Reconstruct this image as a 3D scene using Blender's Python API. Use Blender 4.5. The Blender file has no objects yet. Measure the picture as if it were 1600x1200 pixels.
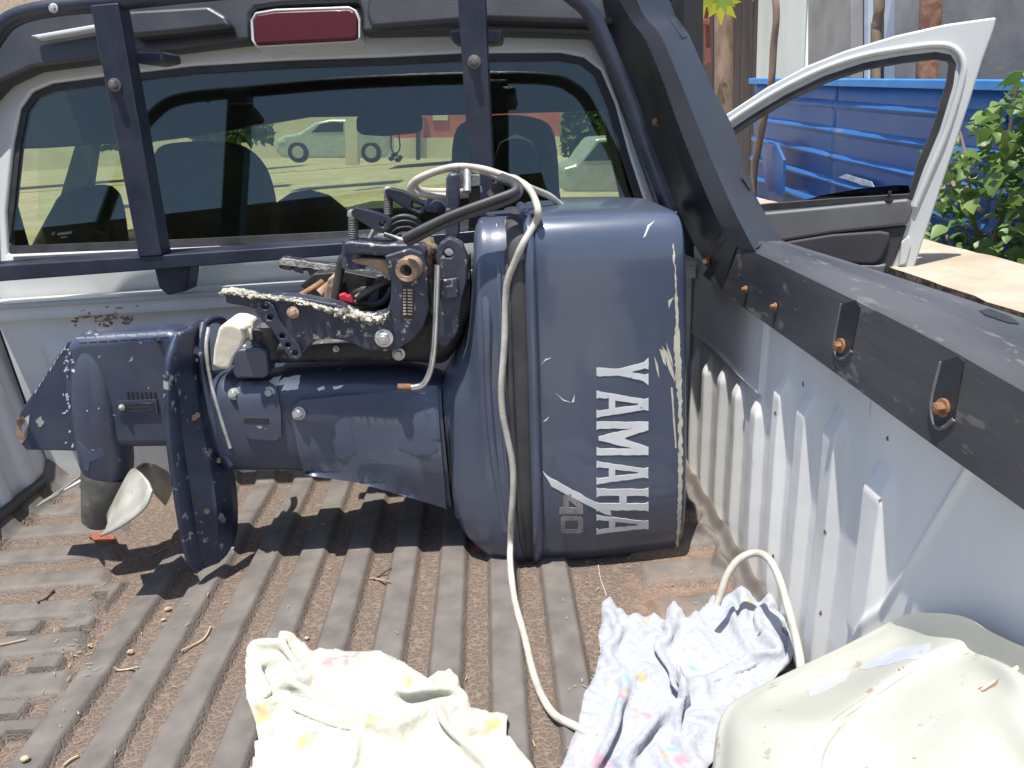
import bpy, bmesh, math, random
import numpy as np
from math import sin, cos, pi, radians
from mathutils import Vector, Matrix, noise
from mathutils.bvhtree import BVHTree
from mathutils.geometry import tessellate_polygon, delaunay_2d_cdt

random.seed(7)
scene = bpy.context.scene
COL = scene.collection

# ------------------------------------------------------------------ camera, sky, sun, exposure
F = 1180.0
CAM = Vector((0, 0, 0.79))
fy = Vector((755 - 800, -(200 - 600), -F)).normalized()
x0 = Vector((1, 0.078, 0)); x0 = (x0 - fy * x0.dot(fy)).normalized()
z0 = x0.cross(fy)
R = Matrix((x0, fy, z0))
cam_data = bpy.data.cameras.new("camera")
cam = bpy.data.objects.new("camera", cam_data)
COL.objects.link(cam)
cam_data.sensor_width = 36
cam_data.lens = F / 1600 * 36
cam_data.clip_start = 0.02
cam_data.clip_end = 600
cam.matrix_world = Matrix.Translation(CAM) @ R.to_4x4()
scene.camera = cam

SUN = Vector((-0.10, -0.20, 1.0)).normalized()
world = bpy.data.worlds.new("World"); scene.world = world
world.use_nodes = True
wn = world.node_tree.nodes; wl = world.node_tree.links
sky = wn.new("ShaderNodeTexSky"); sky.sky_type = 'NISHITA'; sky.sun_disc = False
sky.sun_elevation = math.asin(SUN.z)
sky.sun_rotation = math.atan2(SUN.x, SUN.y)
sky.air_density = 1.0; sky.dust_density = 1.0; sky.ozone_density = 1.0
wl.new(sky.outputs[0], wn["Background"].inputs[0])
wn["Background"].inputs[1].default_value = 0.13
sd = bpy.data.lights.new("sun", 'SUN'); sd.energy = 4.6; sd.angle = radians(0.55); sd.color = (1, 0.95, 0.87)
so = bpy.data.objects.new("sun", sd); COL.objects.link(so)
so.rotation_euler = SUN.to_track_quat('Z', 'Y').to_euler()
scene.view_settings.view_transform = 'Standard'
scene.view_settings.look = 'None'
scene.view_settings.exposure = 0.70
scene.view_settings.gamma = 1.0
scene.view_settings.use_curve_mapping = False
scene.cycles.max_bounces = 8
scene.cycles.transparent_max_bounces = 12

# ------------------------------------------------------------------ points: photograph pixel + a real plane -> place in the world
def ray(px, py):
    return R @ Vector((px - 800, -(py - 600), -F))
class Pl:
    """a real plane in the world: point and normal"""
    def __init__(s, p, n): s.p = Vector(p); s.n = Vector(n).normalized()
    def at(s, px, py):
        d = ray(px, py); return CAM + d * ((s.p - CAM).dot(s.n) / d.dot(s.n))
def PY(Y): return Pl((0, Y, 0), (0, -1, 0))
def PX(X): return Pl((X, 0, 0), (-1, 0, 0))
def PZ(Z): return Pl((0, 0, Z), (0, 0, 1))
def P(px, py, Y): return PY(Y).at(px, py)
BEDW = Pl((0.42, 1.63, 0), (-0.089, -1, 0))
CABW = Pl((0.42, 1.655, 0.5), (-0.089, -1, 0.24))

# ------------------------------------------------------------------ materials
def newmat(name):
    m = bpy.data.materials.new(name); m.use_nodes = True
    return m, m.node_tree.nodes, m.node_tree.links
def M(name, c, c2=None, rough=0.5, metal=0.0, scale=6.0, specks=None, speck_scale=60.0, speck_amt=0.35, bump=0.0, bump_scale=80.0,
      coat=0.0, rough2=None, spec=0.5, detail=6, stretch=None, trans=0, split=(0.35, 0.65)):
    m, n, l = newmat(name)
    b = n["Principled BSDF"]
    b.inputs["Metallic"].default_value = metal
    b.inputs["Specular IOR Level"].default_value = spec
    b.inputs["Coat Weight"].default_value = coat
    b.inputs["Coat Roughness"].default_value = 0.08
    tc = n.new("ShaderNodeTexCoord"); mp = n.new("ShaderNodeMapping")
    l.new(tc.outputs["Object"], mp.inputs[0])
    if stretch: mp.inputs["Scale"].default_value = stretch
    nz = n.new("ShaderNodeTexNoise"); nz.inputs["Scale"].default_value = scale; nz.inputs["Detail"].default_value = detail
    l.new(mp.outputs[0], nz.inputs["Vector"])
    cr = n.new("ShaderNodeValToRGB")
    cr.color_ramp.elements[0].position = split[0]; cr.color_ramp.elements[1].position = split[1]
    cr.color_ramp.elements[0].color = (*c, 1); cr.color_ramp.elements[1].color = (*(c2 or [v * 1.25 for v in c]), 1)
    l.new(nz.outputs[0], cr.inputs[0])
    out = cr.outputs[0]
    if specks:
        n2 = n.new("ShaderNodeTexNoise"); n2.inputs["Scale"].default_value = speck_scale; n2.inputs["Detail"].default_value = 8
        n2.inputs["Roughness"].default_value = 0.65
        l.new(mp.outputs[0], n2.inputs["Vector"])
        r2 = n.new("ShaderNodeValToRGB"); r2.color_ramp.elements[0].position = 1 - speck_amt; r2.color_ramp.elements[1].position = min(1, 1 - speck_amt + 0.03)
        l.new(n2.outputs[0], r2.inputs[0])
        mx = n.new("ShaderNodeMix"); mx.data_type = 'RGBA'
        l.new(r2.outputs[0], mx.inputs[0]); l.new(out, mx.inputs[6]); mx.inputs[7].default_value = (*specks, 1)
        out = mx.outputs[2]
    l.new(out, b.inputs["Base Color"])
    mr = n.new("ShaderNodeMapRange"); l.new(nz.outputs[0], mr.inputs[0])
    mr.inputs[1].default_value = .3; mr.inputs[2].default_value = .7
    mr.inputs[3].default_value = rough; mr.inputs[4].default_value = rough2 if rough2 is not None else min(1, rough + 0.12)
    l.new(mr.outputs[0], b.inputs["Roughness"])
    if bump:
        n3 = n.new("ShaderNodeTexNoise"); n3.inputs["Scale"].default_value = bump_scale; n3.inputs["Detail"].default_value = 5
        l.new(mp.outputs[0], n3.inputs["Vector"])
        bp = n.new("ShaderNodeBump"); bp.inputs["Strength"].default_value = bump; bp.inputs["Distance"].default_value = 0.004
        l.new(n3.outputs[0], bp.inputs["Height"]); l.new(bp.outputs[0], b.inputs["Normal"])
    return m

m_truck = M("silver_white_paint", (.46, .485, .485), (.52, .545, .545), rough=.32, rough2=.45, scale=3, specks=(.30, .22, .15), speck_scale=22, speck_amt=.27, coat=.2)
m_bedpaint = M("bed_paint", (.64, .65, .64), (.76, .76, .74), rough=.4, rough2=.6, scale=5, specks=(.42, .36, .29), speck_scale=26, speck_amt=.325, stretch=(1, 1, .22))
m_plastic = M("black_plastic", (.020, .022, .027), (.030, .032, .038), rough=.38, rough2=.5, spec=.6, scale=9, bump=.15, bump_scale=400)
m_cap = M("scuffed_rail_plastic", (.032, .034, .040), (.075, .077, .083), rough=.42, rough2=.65, scale=11, specks=(.12, .118, .115), speck_scale=60, speck_amt=.40, bump=.35, bump_scale=60, stretch=(1, .22, .6))
m_tube = M("blue_black_steel", (.014, .018, .034), (.024, .03, .05), rough=.3, rough2=.5, scale=12, specks=(.30, .29, .27), speck_scale=80, speck_amt=.285, bump=.12, bump_scale=120)
m_engine = M("navy_engine_paint", (.062, .080, .124), (.078, .096, .140), rough=.33, rough2=.45, metal=.1, scale=5, specks=(.22, .24, .28), speck_scale=48, speck_amt=.275, coat=.5)
m_engine2 = M("navy_engine_paint_worn", (.038, .050, .090), (.062, .074, .108), rough=.32, rough2=.5, metal=.2, scale=9, specks=(.45, .46, .44), speck_scale=42, speck_amt=.335, coat=.25)
m_plate = M("navy_plate_chipped", (.016, .024, .052), (.045, .058, .095), rough=.35, rough2=.55, metal=.2, scale=14, specks=(.30, .30, .30), speck_scale=38, speck_amt=.40, bump=.2, bump_scale=50)
m_dark = M("dark_machinery", (.012, .013, .016), (.03, .03, .032), rough=.45, rough2=.7, scale=30, specks=(.16, .14, .11), speck_scale=70, speck_amt=.38)
m_rubber = M("black_rubber", (.018, .018, .020), (.032, .032, .034), rough=.45, rough2=.6, scale=25)
m_seal = M("grey_black_seal", (.035, .036, .040), (.055, .055, .058), rough=.45, rough2=.6, scale=20)
m_alum = M("cast_aluminium", (.34, .34, .32), (.52, .52, .49), rough=.4, rough2=.6, metal=.55, scale=25, specks=(.10, .10, .10), speck_scale=60, speck_amt=.36, bump=.3, bump_scale=90)
m_prop = M("bare_propeller_metal", (.42, .41, .36), (.58, .57, .51), rough=.42, rough2=.6, metal=.45, scale=18, specks=(.22, .2, .17), speck_scale=70, speck_amt=.34)
m_hub = M("dull_hub_metal", (.10, .098, .09), (.17, .165, .15), rough=.5, rough2=.7, metal=.35, scale=30, specks=(.3, .29, .27), speck_scale=80, speck_amt=.36, bump=.3)
m_chrome = M("steel_rod", (.55, .54, .50), (.7, .69, .66), rough=.2, rough2=.38, metal=.9, scale=30)
m_bolt = M("zinc_bolt", (.42, .42, .40), (.6, .6, .57), rough=.35, rough2=.5, metal=.7, scale=60)
m_rust = M("rusty_steel", (.16, .07, .035), (.32, .17, .09), rough=.75, rough2=.9, metal=.1, scale=60, bump=.6, bump_scale=150)
m_tan = M("dusty_tube", (.22, .14, .09), (.40, .28, .19), rough=.8, rough2=.9, scale=40, bump=.5, bump_scale=120)
m_grime = M("caked_dirt", (.09, .07, .05), (.22, .17, .12), rough=.9, scale=50, bump=1, bump_scale=120)
m_brk = M("chipped_bracket_paint", (.022, .028, .050), (.052, .060, .085), rough=.4, rough2=.6, metal=.2, scale=18, specks=(.30, .28, .24), speck_scale=70, speck_amt=.40, bump=.3, bump_scale=80)
m_crust = M("salt_crust", (.20, .19, .15), (.50, .48, .41), rough=.85, scale=35, specks=(.2, .19, .17), speck_scale=90, speck_amt=.42, bump=1, bump_scale=150)
m_tape = M("cream_tape", (.56, .51, .41), (.68, .63, .52), rough=.7, scale=20, bump=.3, bump_scale=60)
m_white = M("worn_white_vinyl", (.60, .62, .62), (.72, .73, .72), rough=.4, scale=20, specks=(.07, .09, .14), speck_scale=60, speck_amt=.34)
m_grey = M("worn_grey_vinyl", (.20, .19, .18), (.36, .34, .32), rough=.45, scale=40, specks=(.06, .08, .13), speck_scale=80, speck_amt=.40)
m_patch = M("faded_clearcoat", (.070, .088, .138), (.085, .104, .155), rough=.42, metal=.2, scale=20)
m_flake = M("light_flaked_paint", (.40, .43, .48), (.52, .55, .6), rough=.5, scale=40)
m_cream = M("exposed_cream_edge", (.50, .47, .36), (.64, .61, .5), rough=.7, scale=60, specks=(.12, .11, .09), speck_scale=100, speck_amt=.36)
m_cord = M("dirty_white_cord", (.36, .34, .29), (.52, .50, .44), rough=.55, scale=30, specks=(.24, .21, .17), speck_scale=90, speck_amt=.37, bump=.15)
m_red = M("red_plastic", (.45, .02, .04), (.6, .04, .06), rough=.4)
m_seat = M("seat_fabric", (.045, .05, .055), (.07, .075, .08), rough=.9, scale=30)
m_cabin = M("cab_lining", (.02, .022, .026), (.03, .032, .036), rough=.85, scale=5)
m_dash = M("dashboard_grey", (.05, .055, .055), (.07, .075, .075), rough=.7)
m_trim = M("door_trim_grey", (.085, .09, .10), (.11, .115, .125), rough=.45, scale=5, bump=.1, bump_scale=300)
m_trimd = M("door_trim_dark", (.022, .022, .03), (.032, .032, .04), rough=.6, scale=5)
m_fence = M("blue_sheet_metal", (.018, .090, .28), (.025, .115, .34), rough=.35, rough2=.5, scale=3, specks=(.09, .13, .22), speck_scale=9, speck_amt=.37, stretch=(1, .3, 1))
m_fencetop = M("light_blue_trim", (.02, .19, .55), (.04, .25, .62), rough=.4, scale=8)
m_scuff = M("white_scuffed_paint", (.30, .36, .45), (.55, .6, .62), rough=.6, scale=30)
m_conc = M("grey_render_wall", (.20, .205, .205), (.30, .30, .295), rough=.9, scale=3, specks=(.13, .13, .13), speck_scale=5, speck_amt=.30, bump=.4, bump_scale=20)
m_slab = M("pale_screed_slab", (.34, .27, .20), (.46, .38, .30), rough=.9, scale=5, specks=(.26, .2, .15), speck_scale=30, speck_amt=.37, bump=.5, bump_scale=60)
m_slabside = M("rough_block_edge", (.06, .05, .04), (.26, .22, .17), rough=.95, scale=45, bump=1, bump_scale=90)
m_wsheet = M("white_roofing_sheet", (.50, .54, .53), (.58, .62, .6), rough=.5, scale=3, specks=(.3, .3, .28), speck_scale=20, speck_amt=.30, stretch=(1, 1, .3))
m_shed = M("dark_shed_boards", (.045, .038, .038), (.075, .06, .058), rough=.9, scale=6, stretch=(1, 1, .2))
m_brownp = M("red_brown_paint", (.22, .07, .05), (.3, .1, .08), rough=.6, scale=6)
m_bark = M("grey_brown_bark", (.16, .11, .08), (.27, .20, .15), rough=.95, scale=14, bump=1, bump_scale=40, stretch=(1, 1, .35))
m_bark2 = M("reddish_bark", (.15, .07, .045), (.28, .16, .11), rough=.95, scale=14, bump=1, bump_scale=40)
m_ground = M("dusty_earth", (.38, .31, .23), (.50, .42, .32), rough=.95, scale=.6, specks=(.28, .22, .16), speck_scale=3, speck_amt=.42, bump=.4, bump_scale=8)
m_carp = M("silver_car_paint", (.42, .44, .46), rough=.3, metal=.4)
m_glassd = M("dark_car_glass", (.02, .025, .03), rough=.08)
m_redwall = M("faded_red_wall", (.45, .10, .09), (.55, .16, .14), rough=.8, scale=1)
m_creamw = M("cream_wall", (.6, .54, .42), (.68, .62, .5), rough=.9, scale=1)
m_plant = M("far_foliage", (.06, .10, .03), (.11, .15, .05), rough=.8, scale=3)
m_twig = M("dry_straw", (.36, .28, .18), (.48, .39, .26), rough=.9, scale=50)
m_twigd = M("dark_twig", (.05, .035, .025), (.1, .07, .05), rough=.9, scale=50)
m_rleaf = M("red_brown_leaf", (.22, .06, .035), (.34, .11, .06), rough=.8, scale=40)
m_print = M("faded_label_print", (.45, .36, .28), rough=.7)
m_lens = None
m, n, l = newmat("red_lens"); b = n["Principled BSDF"]
b.inputs["Base Color"].default_value = (.06, .003, .005, 1); b.inputs["Roughness"].default_value = .3; b.inputs["Coat Weight"].default_value = .25; b.inputs["Specular IOR Level"].default_value = .3
wv = n.new("ShaderNodeTexWave"); wv.inputs["Scale"].default_value = 60; wv.bands_direction = 'X'
tc = n.new("ShaderNodeTexCoord"); l.new(tc.outputs["Object"], wv.inputs[0])
bp = n.new("ShaderNodeBump"); bp.inputs["Strength"].default_value = .15; bp.inputs["Distance"].default_value = .002
l.new(wv.outputs[0], bp.inputs["Height"]); l.new(bp.outputs[0], b.inputs["Normal"]); m_lens = m

def glass(name, tint, refl, rough=0.0):
    m, n, l = newmat(name); n.remove(n["Principled BSDF"])
    t = n.new("ShaderNodeBsdfTransparent"); t.inputs[0].default_value = (*tint, 1)
    g = n.new("ShaderNodeBsdfGlossy"); g.inputs[0].default_value = (.9, .95, 1, 1); g.inputs["Roughness"].default_value = rough
    fr = n.new("ShaderNodeLayerWeight"); fr.inputs[0].default_value = .5
    pw = n.new("ShaderNodeMath"); pw.operation = 'POWER'; pw.inputs[1].default_value = 5; l.new(fr.outputs["Facing"], pw.inputs[0])
    mr = n.new("ShaderNodeMath"); mr.operation = 'MULTIPLY_ADD'; mr.inputs[1].default_value = .7; mr.inputs[2].default_value = refl; l.new(pw.outputs[0], mr.inputs[0])
    mx = n.new("ShaderNodeMixShader"); l.new(mr.outputs[0], mx.inputs[0]); l.new(t.outputs[0], mx.inputs[1]); l.new(g.outputs[0], mx.inputs[2])
    l.new(mx.outputs[0], n["Material Output"].inputs[0]); return m
m_rglass = glass("tinted_rear_glass", (.64, .69, .55), .058)
m_wglass = glass("windscreen_glass", (.85, .92, .84), 0.0)
m_dglass = glass("smoked_door_glass", (.10, .11, .11), .03)

def leafmat(name, c1, c2):
    m, n, l = newmat(name); b = n["Principled BSDF"]
    oi = n.new("ShaderNodeObjectInfo"); cr = n.new("ShaderNodeValToRGB")
    cr.color_ramp.elements[0].color = (*c1, 1); cr.color_ramp.elements[1].color = (*c2, 1)
    l.new(oi.outputs["Random"], cr.inputs[0])
    b.inputs["Roughness"].default_value = .45
    tr = n.new("ShaderNodeBsdfTranslucent"); mx = n.new("ShaderNodeMixShader"); mx.inputs[0].default_value = .35
    l.new(cr.outputs[0], b.inputs["Base Color"]); l.new(cr.outputs[0], tr.inputs[0])
    l.new(b.outputs[0], mx.inputs[1]); l.new(tr.outputs[0], mx.inputs[2]); l.new(mx.outputs[0], n["Material Output"].inputs[0])
    return m
m_leaf = leafmat("green_leaf", (.07, .15, .035), (.20, .30, .08))
m_papaya = leafmat("yellow_green_leaf", (.22, .32, .05), (.50, .48, .04))

# bed liner: grey moulded ridges, brown pebbled valleys, caked dust
m, n, l = newmat("bed_liner_plastic"); b = n["Principled BSDF"]; m_liner = m
tc = n.new("ShaderNodeTexCoord")
at_r = n.new("ShaderNodeAttribute"); at_r.attribute_name = "ridge"
at_d = n.new("ShaderNodeAttribute"); at_d.attribute_name = "dust"
vo = n.new("ShaderNodeTexVoronoi"); vo.feature = 'DISTANCE_TO_EDGE'; vo.inputs["Scale"].default_value = 105
dn = n.new("ShaderNodeTexNoise"); dn.inputs["Scale"].default_value = 40
l.new(tc.outputs["Object"], dn.inputs[0])
add = n.new("ShaderNodeVectorMath"); add.operation = 'MULTIPLY_ADD'; add.inputs[1].default_value = (.006, .006, .006)
l.new(dn.outputs[1], add.inputs[0]); l.new(tc.outputs["Object"], add.inputs[2]); l.new(add.outputs[0], vo.inputs["Vector"])
cell = n.new("ShaderNodeValToRGB"); cell.color_ramp.elements[0].position = .03; cell.color_ramp.elements[1].position = .16
cell.color_ramp.elements[0].color = (.185, .138, .106, 1); cell.color_ramp.elements[1].color = (.108, .082, .068, 1)
l.new(vo.outputs["Distance"], cell.inputs[0])
rn = n.new("ShaderNodeTexNoise"); rn.inputs["Scale"].default_value = 22; rn.inputs["Detail"].default_value = 8; l.new(tc.outputs["Object"], rn.inputs[0])
rc = n.new("ShaderNodeValToRGB"); rc.color_ramp.elements[0].position = .3; rc.color_ramp.elements[1].position = .7
rc.color_ramp.elements[0].color = (.096, .087, .080, 1); rc.color_ramp.elements[1].color = (.158, .143, .130, 1); l.new(rn.outputs[0], rc.inputs[0])
mx1 = n.new("ShaderNodeMix"); mx1.data_type = 'RGBA'
l.new(at_r.outputs["Fac"], mx1.inputs[0]); l.new(cell.outputs[0], mx1.inputs[6]); l.new(rc.outputs[0], mx1.inputs[7])
n2 = n.new("ShaderNodeTexNoise"); n2.inputs["Scale"].default_value = 7; n2.inputs["Detail"].default_value = 10; n2.inputs["Roughness"].default_value = .65
l.new(tc.outputs["Object"], n2.inputs[0])
ma = n.new("ShaderNodeMath"); ma.operation = 'ADD'; l.new(n2.outputs[0], ma.inputs[0]); l.new(at_d.outputs["Fac"], ma.inputs[1])
dr = n.new("ShaderNodeValToRGB"); dr.color_ramp.elements[0].position = .60; dr.color_ramp.elements[1].position = .86
dr.color_ramp.elements[0].color = (0, 0, 0, 1); dr.color_ramp.elements[1].color = (.92, .92, .92, 1); l.new(ma.outputs[0], dr.inputs[0])
n4 = n.new("ShaderNodeTexNoise"); n4.inputs["Scale"].default_value = 60; n4.inputs["Detail"].default_value = 8; l.new(tc.outputs["Object"], n4.inputs[0])
dc = n.new("ShaderNodeValToRGB"); dc.color_ramp.elements[0].position = .3; dc.color_ramp.elements[1].position = .7
dc.color_ramp.elements[0].color = (.17, .112, .080, 1); dc.color_ramp.elements[1].color = (.28, .185, .132, 1); l.new(n4.outputs[0], dc.inputs[0])
mx2 = n.new("ShaderNodeMix"); mx2.data_type = 'RGBA'
l.new(dr.outputs[0], mx2.inputs[0]); l.new(mx1.outputs[2], mx2.inputs[6]); l.new(dc.outputs[0], mx2.inputs[7])
l.new(mx2.outputs[2], b.inputs["Base Color"]); b.inputs["Roughness"].default_value = .72
hm = n.new("ShaderNodeMath"); hm.operation = 'MULTIPLY'
cl = n.new("ShaderNodeMapRange"); cl.inputs[1].default_value = 0; cl.inputs[2].default_value = .2; l.new(vo.outputs["Distance"], cl.inputs[0])
inv = n.new("ShaderNodeMath"); inv.operation = 'SUBTRACT'; inv.inputs[0].default_value = 1.0; l.new(at_r.outputs["Fac"], inv.inputs[1])
l.new(cl.outputs[0], hm.inputs[0]); l.new(inv.outputs[0], hm.inputs[1])
hs = n.new("ShaderNodeMath"); hs.operation = 'MULTIPLY_ADD'; hs.inputs[1].default_value = .5; l.new(n4.outputs[0], hs.inputs[0]); l.new(hm.outputs[0], hs.inputs[2])
bp = n.new("ShaderNodeBump"); bp.inputs["Strength"].default_value = .7; bp.inputs["Distance"].default_value = .0022
l.new(hs.outputs[0], bp.inputs["Height"]); l.new(bp.outputs[0], b.inputs["Normal"])

def clothmat(name, base):
    m, n, l = newmat(name); b = n["Principled BSDF"]
    a = n.new("ShaderNodeAttribute"); a.attribute_name = "print"
    tc = n.new("ShaderNodeTexCoord")
    nz = n.new("ShaderNodeTexNoise"); nz.inputs["Scale"].default_value = 120; nz.inputs["Detail"].default_value = 6; l.new(tc.outputs["Object"], nz.inputs[0])
    mr = n.new("ShaderNodeMapRange"); mr.inputs[1].default_value = .3; mr.inputs[2].default_value = .7; mr.inputs[3].default_value = base; mr.inputs[4].default_value = 1; l.new(nz.outputs[0], mr.inputs[0])
    mx = n.new("ShaderNodeMix"); mx.data_type = 'RGBA'; mx.blend_type = 'MULTIPLY'; mx.inputs[0].default_value = 1
    l.new(a.outputs["Color"], mx.inputs[6]); l.new(mr.outputs[0], mx.inputs[7]); l.new(mx.outputs[2], b.inputs["Base Color"])
    b.inputs["Roughness"].default_value = .95; b.inputs["Sheen Weight"].default_value = .3
    wv = n.new("ShaderNodeTexNoise"); wv.inputs["Scale"].default_value = 45; wv.inputs["Detail"].default_value = 6; l.new(tc.outputs["Object"], wv.inputs[0])
    bp = n.new("ShaderNodeBump"); bp.inputs["Strength"].default_value = .8; bp.inputs["Distance"].default_value = .006
    l.new(wv.outputs[0], bp.inputs["Height"]); l.new(bp.outputs[0], b.inputs["Normal"])
    return m
m_cloth1 = clothmat("cream_floral_cotton", .93)
m_cloth2 = clothmat("pale_blue_floral_cotton", .80)

# ------------------------------------------------------------------ object helpers
def thing(name, label, cat, loc=(0, 0, 0), group=None):
    o = bpy.data.objects.new(name, None); COL.objects.link(o); o.location = loc
    o['label'] = label; o['category'] = cat
    if group: o['group'] = group
    o.empty_display_size = .1
    return o
def tag(o, label=None, cat=None, group=None, kind=None):
    if label: o['label'] = label
    if cat: o['category'] = cat
    if group: o['group'] = group
    if kind: o['kind'] = kind
    return o
GEO = {}
def mesh(name, V, Fc, mat, parent=None, smooth=True, angle=35, bevel=0, seg=2, mats=None, solid=0, fidx=None):
    me = bpy.data.meshes.new(name)
    V = [Vector(v) for v in V]
    me.from_pydata([tuple(v) for v in V], [], Fc)
    bm = bmesh.new(); bm.from_mesh(me)
    bmesh.ops.recalc_face_normals(bm, faces=bm.faces); bm.to_mesh(me); bm.free()
    me.materials.append(mat)
    o = bpy.data.objects.new(name, me); COL.objects.link(o)
    if parent is not None:
        o.parent = parent; 
        lo = parent.location.copy(); pp = parent.parent
        while pp is not None: lo += pp.location; pp = pp.parent
        for v in me.vertices: v.co -= lo
    if smooth:
        me.shade_smooth(); me.set_sharp_from_angle(angle=radians(angle))
    if solid:
        s = o.modifiers.new("solid", 'SOLIDIFY'); s.thickness = solid; s.offset = 0
    if bevel:
        bv = o.modifiers.new("bevel", 'BEVEL'); bv.width = bevel; bv.segments = seg; bv.limit_method = 'ANGLE'; bv.angle_limit = radians(30)
        bv.harden_normals = True
    GEO[o.name] = (V, Fc)
    return o
def bvh(*objs):
    V = []; Fs = []
    for o in objs:
        v, f = GEO[o.name]; k = len(V); V += list(v); Fs += [[i + k for i in q] for q in f]
    return BVHTree.FromPolygons(V, Fs)

def spline(pts, n=6, closed=False):
    pts = [Vector(p) for p in pts]; out = []; N = len(pts)
    rng = range(N) if closed else range(N - 1)
    for i in rng:
        if closed: a, b_, c, d = pts[i - 1], pts[i], pts[(i + 1) % N], pts[(i + 2) % N]
        else: a = pts[max(i - 1, 0)]; b_ = pts[i]; c = pts[i + 1]; d = pts[min(i + 2, N - 1)]
        for k in range(n):
            t = k / n
            out.append(.5 * ((2 * b_) + (c - a) * t + (2 * a - 5 * b_ + 4 * c - d) * t * t + (3 * b_ - a - 3 * c + d) * t ** 3))
    if not closed: out.append(pts[-1])
    return out
def sp2(pts, n=4, closed=True):
    return [(v.x, v.y) for v in spline([(p[0], p[1], 0) for p in pts], n, closed)]

def prism_geo(outs, plane, depth, depth_vec=None):
    """outline(s) in the plane (first outer, then holes) -> closed solid going away from the camera"""
    loops = [[plane.at(*p) for p in o] for o in outs]
    n_ = plane.n; u = n_.orthogonal().normalized(); w = n_.cross(u)
    dv = Vector(depth_vec) if depth_vec else -n_ * depth
    flat = [v for lp in loops for v in lp]; N = len(flat)
    V = flat + [v + dv for v in flat]; Fc = []
    if len(loops) == 1:
        Fc.append(list(range(N))); Fc.append([i + N for i in range(N)][::-1])
    else:
        l2 = [[(v.dot(u), v.dot(w)) for v in lp] for lp in loops]
        vs_, es_ = [], []
        for lp in l2:
            k0 = len(vs_); vs_ += [Vector(q) for q in lp]; es_ += [(k0 + i, k0 + (i + 1) % len(lp)) for i in range(len(lp))]
        res = delaunay_2d_cdt(vs_, es_, [], 0, 1e-7, True)
        tri = []
        for f in res[2]:
            cc = sum((res[0][i] for i in f), Vector((0, 0))) / len(f)
            if inside(cc.x, cc.y, l2[0]) and not any(inside(cc.x, cc.y, h_) for h_ in l2[1:]):
                tri.append([res[3][i][0] if res[3][i] else 0 for i in f])
        for t in tri: Fc.append(list(t)); Fc.append([i + N for i in t][::-1])
    k = 0
    for lp in loops:
        L = len(lp)
        for i in range(L):
            a, b_ = k + i, k + (i + 1) % L; Fc.append([a, b_, b_ + N, a + N])
        k += L
    return V, Fc
def prism(name, pts, plane, depth, mat, parent=None, holes=(), bevel=.003, seg=2, smoothn=0, dv=None, angle=35):
    if not isinstance(plane, Pl): plane = PY(plane)
    outs = [sp2(pts, smoothn) if smoothn else list(pts)] + [list(h) for h in holes]
    V, Fc = prism_geo(outs, plane, depth, dv)
    return mesh(name, V, Fc, mat, parent, bevel=bevel, seg=seg, angle=angle)
def circ(cx, cy, r, n=14, ry=None): return [(cx + r * cos(2 * pi * i / n), cy + (ry or r) * sin(2 * pi * i / n)) for i in range(n)]

def box_geo(a, b_):
    (x1, y1, z1), (x2, y2, z2) = a, b_
    V = [(x, y, z) for x in (x1, x2) for y in (y1, y2) for z in (z1, z2)]
    return V, [[0, 1, 3, 2], [4, 6, 7, 5], [0, 4, 5, 1], [2, 3, 7, 6], [0, 2, 6, 4], [1, 5, 7, 3]]
def box(name, a, b_, mat, parent=None, bevel=.003, **k):
    V, Fc = box_geo(a, b_); return mesh(name, V, Fc, mat, parent, bevel=bevel, **k)

def tube_geo(pts, r, ns=10, n=5, smooth=True, cap=True):
    pts = [Vector(p) for p in pts]; N0 = len(pts)
    rs = r if isinstance(r, (list, tuple)) else [r] * N0
    if smooth and N0 > 2:
        C = spline(pts, n); RR = []
        for i in range(N0 - 1):
            for k in range(n): RR.append(rs[i] + (rs[i + 1] - rs[i]) * k / n)
        RR.append(rs[-1])
    else: C, RR = pts, list(rs)
    V = []; Fc = []
    T0 = (C[1] - C[0]).normalized(); N_ = T0.orthogonal().normalized()
    for i, c in enumerate(C):
        T = (C[min(i + 1, len(C) - 1)] - C[max(i - 1, 0)])
        if T.length < 1e-9: T = T0
        T = T.normalized(); N_ = (N_ - T * N_.dot(T)); N_ = N_.normalized() if N_.length > 1e-6 else T.orthogonal().normalized()
        B = T.cross(N_)
        for k in range(ns):
            a = 2 * pi * k / ns; V.append(c + (N_ * cos(a) + B * sin(a)) * RR[i])
    for i in range(len(C) - 1):
        for k in range(ns):
            a = i * ns + k; b_ = i * ns + (k + 1) % ns; Fc.append([a, b_, b_ + ns, a + ns])
    if cap: Fc.append(list(range(ns))[::-1]); Fc.append([len(V) - ns + k for k in range(ns)])
    return V, Fc
def tube(name, pts, r, mat, parent=None, **k):
    V, Fc = tube_geo(pts, r, **k); return mesh(name, V, Fc, mat, parent, angle=50)
def lathe(name, a, b_, prof, mat, parent=None, ns=24, sq=1.0, bevel=0):
    """profile [(t along a->b, radius)]"""
    a = Vector(a); b_ = Vector(b_); T = (b_ - a); Tn = T.normalized(); N_ = Tn.orthogonal().normalized(); B = Tn.cross(N_)
    V = []; Fc = []
    for t, r in prof:
        for k in range(ns):
            an = 2 * pi * k / ns; V.append(a + T * t + (N_ * cos(an) + B * sin(an)) * r)
    for i in range(len(prof) - 1):
        for k in range(ns):
            p = i * ns + k; q = i * ns + (k + 1) % ns; Fc.append([p, q, q + ns, p + ns])
    if prof[0][1] > 1e-4: Fc.append(list(range(ns))[::-1])
    if prof[-1][1] > 1e-4: Fc.append([len(V) - ns + k for k in range(ns)])
    return mesh(name, V, Fc, mat, parent, angle=40, bevel=bevel)
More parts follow.
